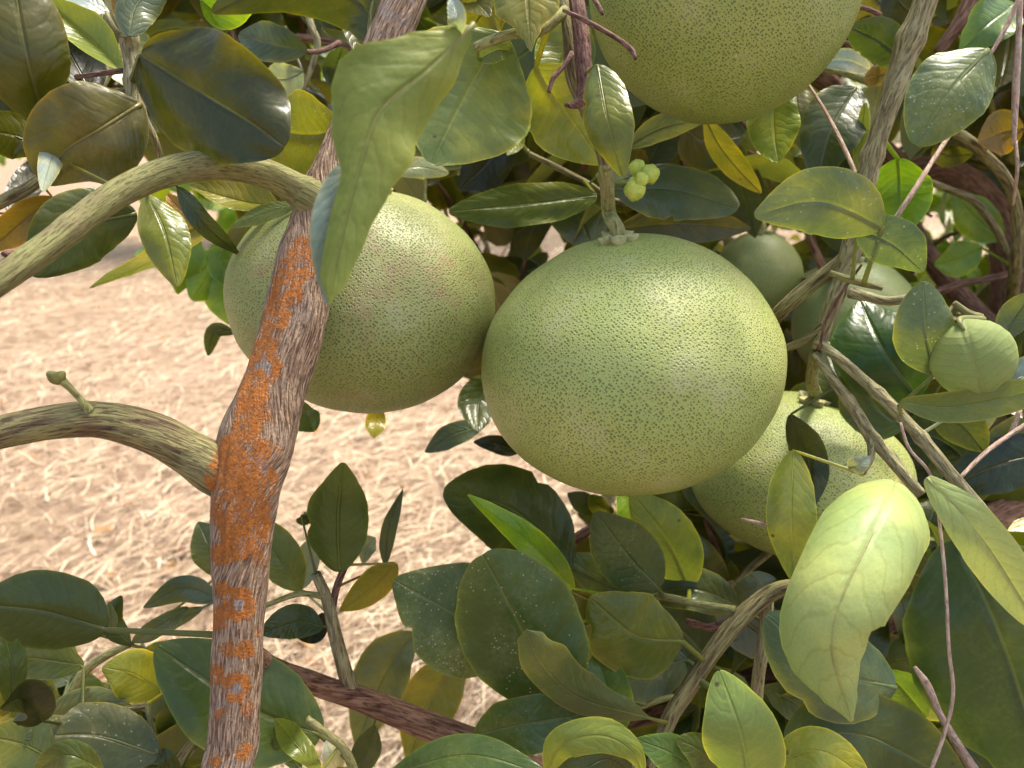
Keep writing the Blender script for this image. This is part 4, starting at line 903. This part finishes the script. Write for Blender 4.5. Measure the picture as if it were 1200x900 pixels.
for c in twc:
    for k in range(6):
        q = c + Vector([r_.gauss(0, .055) for _ in range(3)])
        x, y, dd = pix(q)
        if dd < .6 or y > edge_y(x): continue
        if 1065 < x < 1165 and 225 < y < 340: continue
        if math.hypot(x - 888, y - 322) < 80 and dd < .86: continue
        if math.hypot(x - 975, y - 382) < 95 and dd < .78: continue
        if x > 1040 and 150 < y < 430 and dd < 1.08: continue
        if x < 640 and dd > 1.7 and r_.random() < .8: continue
        g_ = q - sdir * (q.z / sdir.z)
        if g_.x < .2 and 1.0 < g_.y < 3.4 and dd > 1.0 and r_.random() < .8: continue
        pts1.append(tuple(q))
# unseen crown leaves added overhead for shade, thinned where sun must pass
over = []
for i in range(420):
    a = (r_.uniform(-1.3, 1.9), r_.uniform(.25, 2.2), r_.uniform(1.62, 2.7))
    if pix(Vector(a))[1] > -30: continue
    if a[1] < .9 and a[0] < .8 and r_.random() < .8: continue
    g_ = Vector(a) - sdir * (a[2] / sdir.z)
    if g_.x < .3 and 1.0 < g_.y < 4: continue
    over.append(a)
brt = []
for i in range(70):
    q = P(r_.uniform(1060, 1175), r_.uniform(205, 350), r_.uniform(1.5, 2.3)); brt.append(tuple(q))
for i in range(40):
    q = P(r_.uniform(180, 300), r_.uniform(165, 300), r_.uniform(1.3, 1.9)); brt.append(tuple(q))
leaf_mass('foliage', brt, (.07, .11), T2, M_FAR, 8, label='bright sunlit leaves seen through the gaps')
fill = []
for i in range(150):
    px, py, d = r_.uniform(640, 1230), r_.uniform(600, 960), r_.uniform(.56, .66)
    if py > 500 + .6 * max(0, 760 - px) + 60 and not (px < 720 and py < 700): fill.append(tuple(P(px, py, d)))
for i in range(60):
    fill.append(tuple(P(r_.uniform(-40, 240), r_.uniform(790, 960), r_.uniform(.52, .62))))
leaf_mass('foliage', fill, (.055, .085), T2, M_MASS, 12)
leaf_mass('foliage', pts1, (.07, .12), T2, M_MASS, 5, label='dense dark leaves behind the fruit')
leaf_mass('foliage', over, (.08, .13), T2, M_MASS, 6)  # unseen overhead leaves, put in to cast shade
fl_ = []
for i in range(420):
    y = .9 + 9 * r_.random() ** 1.5; fl_.append((r_.uniform(-1, .6) * (y * .9 + .3), y, .03 + .012 * r_.random()))
M_DRY = leaf_material('dry_leaf', True, [lin(c) for c in [(96, 62, 40), (140, 96, 62), (176, 138, 96), (120, 84, 50), (80, 52, 36)]])
o = leaf_mass('fallen_leaves', fl_, (.035, .07), None, M_DRY, 31, flat=True)
tag(o, 'small dry brown fallen leaves lying scattered among the straw', 'fallen leaves')
# twigs inside the mass
tv, tf, tu = [], [], []
for i in range(600):
    a = r_.choice(twc); b = a + Vector((r_.gauss(0, .10), r_.gauss(0, .08), r_.gauss(0, .10)))
    x, y, dd = pix(b)
    if dd < .6 or y > edge_y(x): continue
    v, f, u = tube_geo([(a, .004), ((a + b) / 2 + Vector((0, 0, .02)), .003), (b, .0018)], 6, .02, .1)
    o0 = len(tv); tv += v; tf += [tuple(i_ + o0 for i_ in q) for q in f]; tu += u
o = mesh_obj('small_twigs', tv, tf, B_BROWN, T2, tu); o['kind'] = 'stuff'

# ------------------------------------------------------------------ neighbouring orchard trees, sunlit
def far_tree(x, y, h, r, seed, label):
    root = tag(empty('pomelo_tree', Vector((x, y, 0))), label, 'tree', 'pomelo trees of the orchard')
    v, f, u = tube_geo([(Vector((x, y, -.05)), .09), (Vector((x + .05, y, h * .25)), .07), (Vector((x - .05, y + .05, h * .6)), .045)], 12, .05, .1, 5)
    mesh_obj('trunk', v, f, B_BROWN, root, u)
    rr = random.Random(seed); pts = []
    cl = [(rr.gauss(0, .45), rr.gauss(0, .45), rr.uniform(-.75, .8)) for _ in range(26)]
    for a in cl:
        for k in range(95):
            pts.append((x + (a[0] + rr.gauss(0, .2)) * r, y + (a[1] + rr.gauss(0, .2)) * r, h * .58 + (a[2] + rr.gauss(0, .16)) * h * .42))
    pts = [p for p in pts if p[2] > .25]
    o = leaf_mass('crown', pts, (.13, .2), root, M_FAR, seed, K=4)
    del o['kind']
far_tree(-3.4, 9.6, 3.4, 2.1, 21, 'sunlit orchard tree seen through the gap above the green arching branch')
far_tree(1.6, 10.5, 3.6, 2.3, 22, 'orchard tree glimpsed behind the middle foliage')
far_tree(4.6, 7.4, 3.2, 2.2, 23, 'sunlit orchard tree seen through the gap inside the arching trunk')
far_tree(-8.2, 10.5, 3.6, 2.4, 24, 'orchard tree far off behind the upper left leaves')
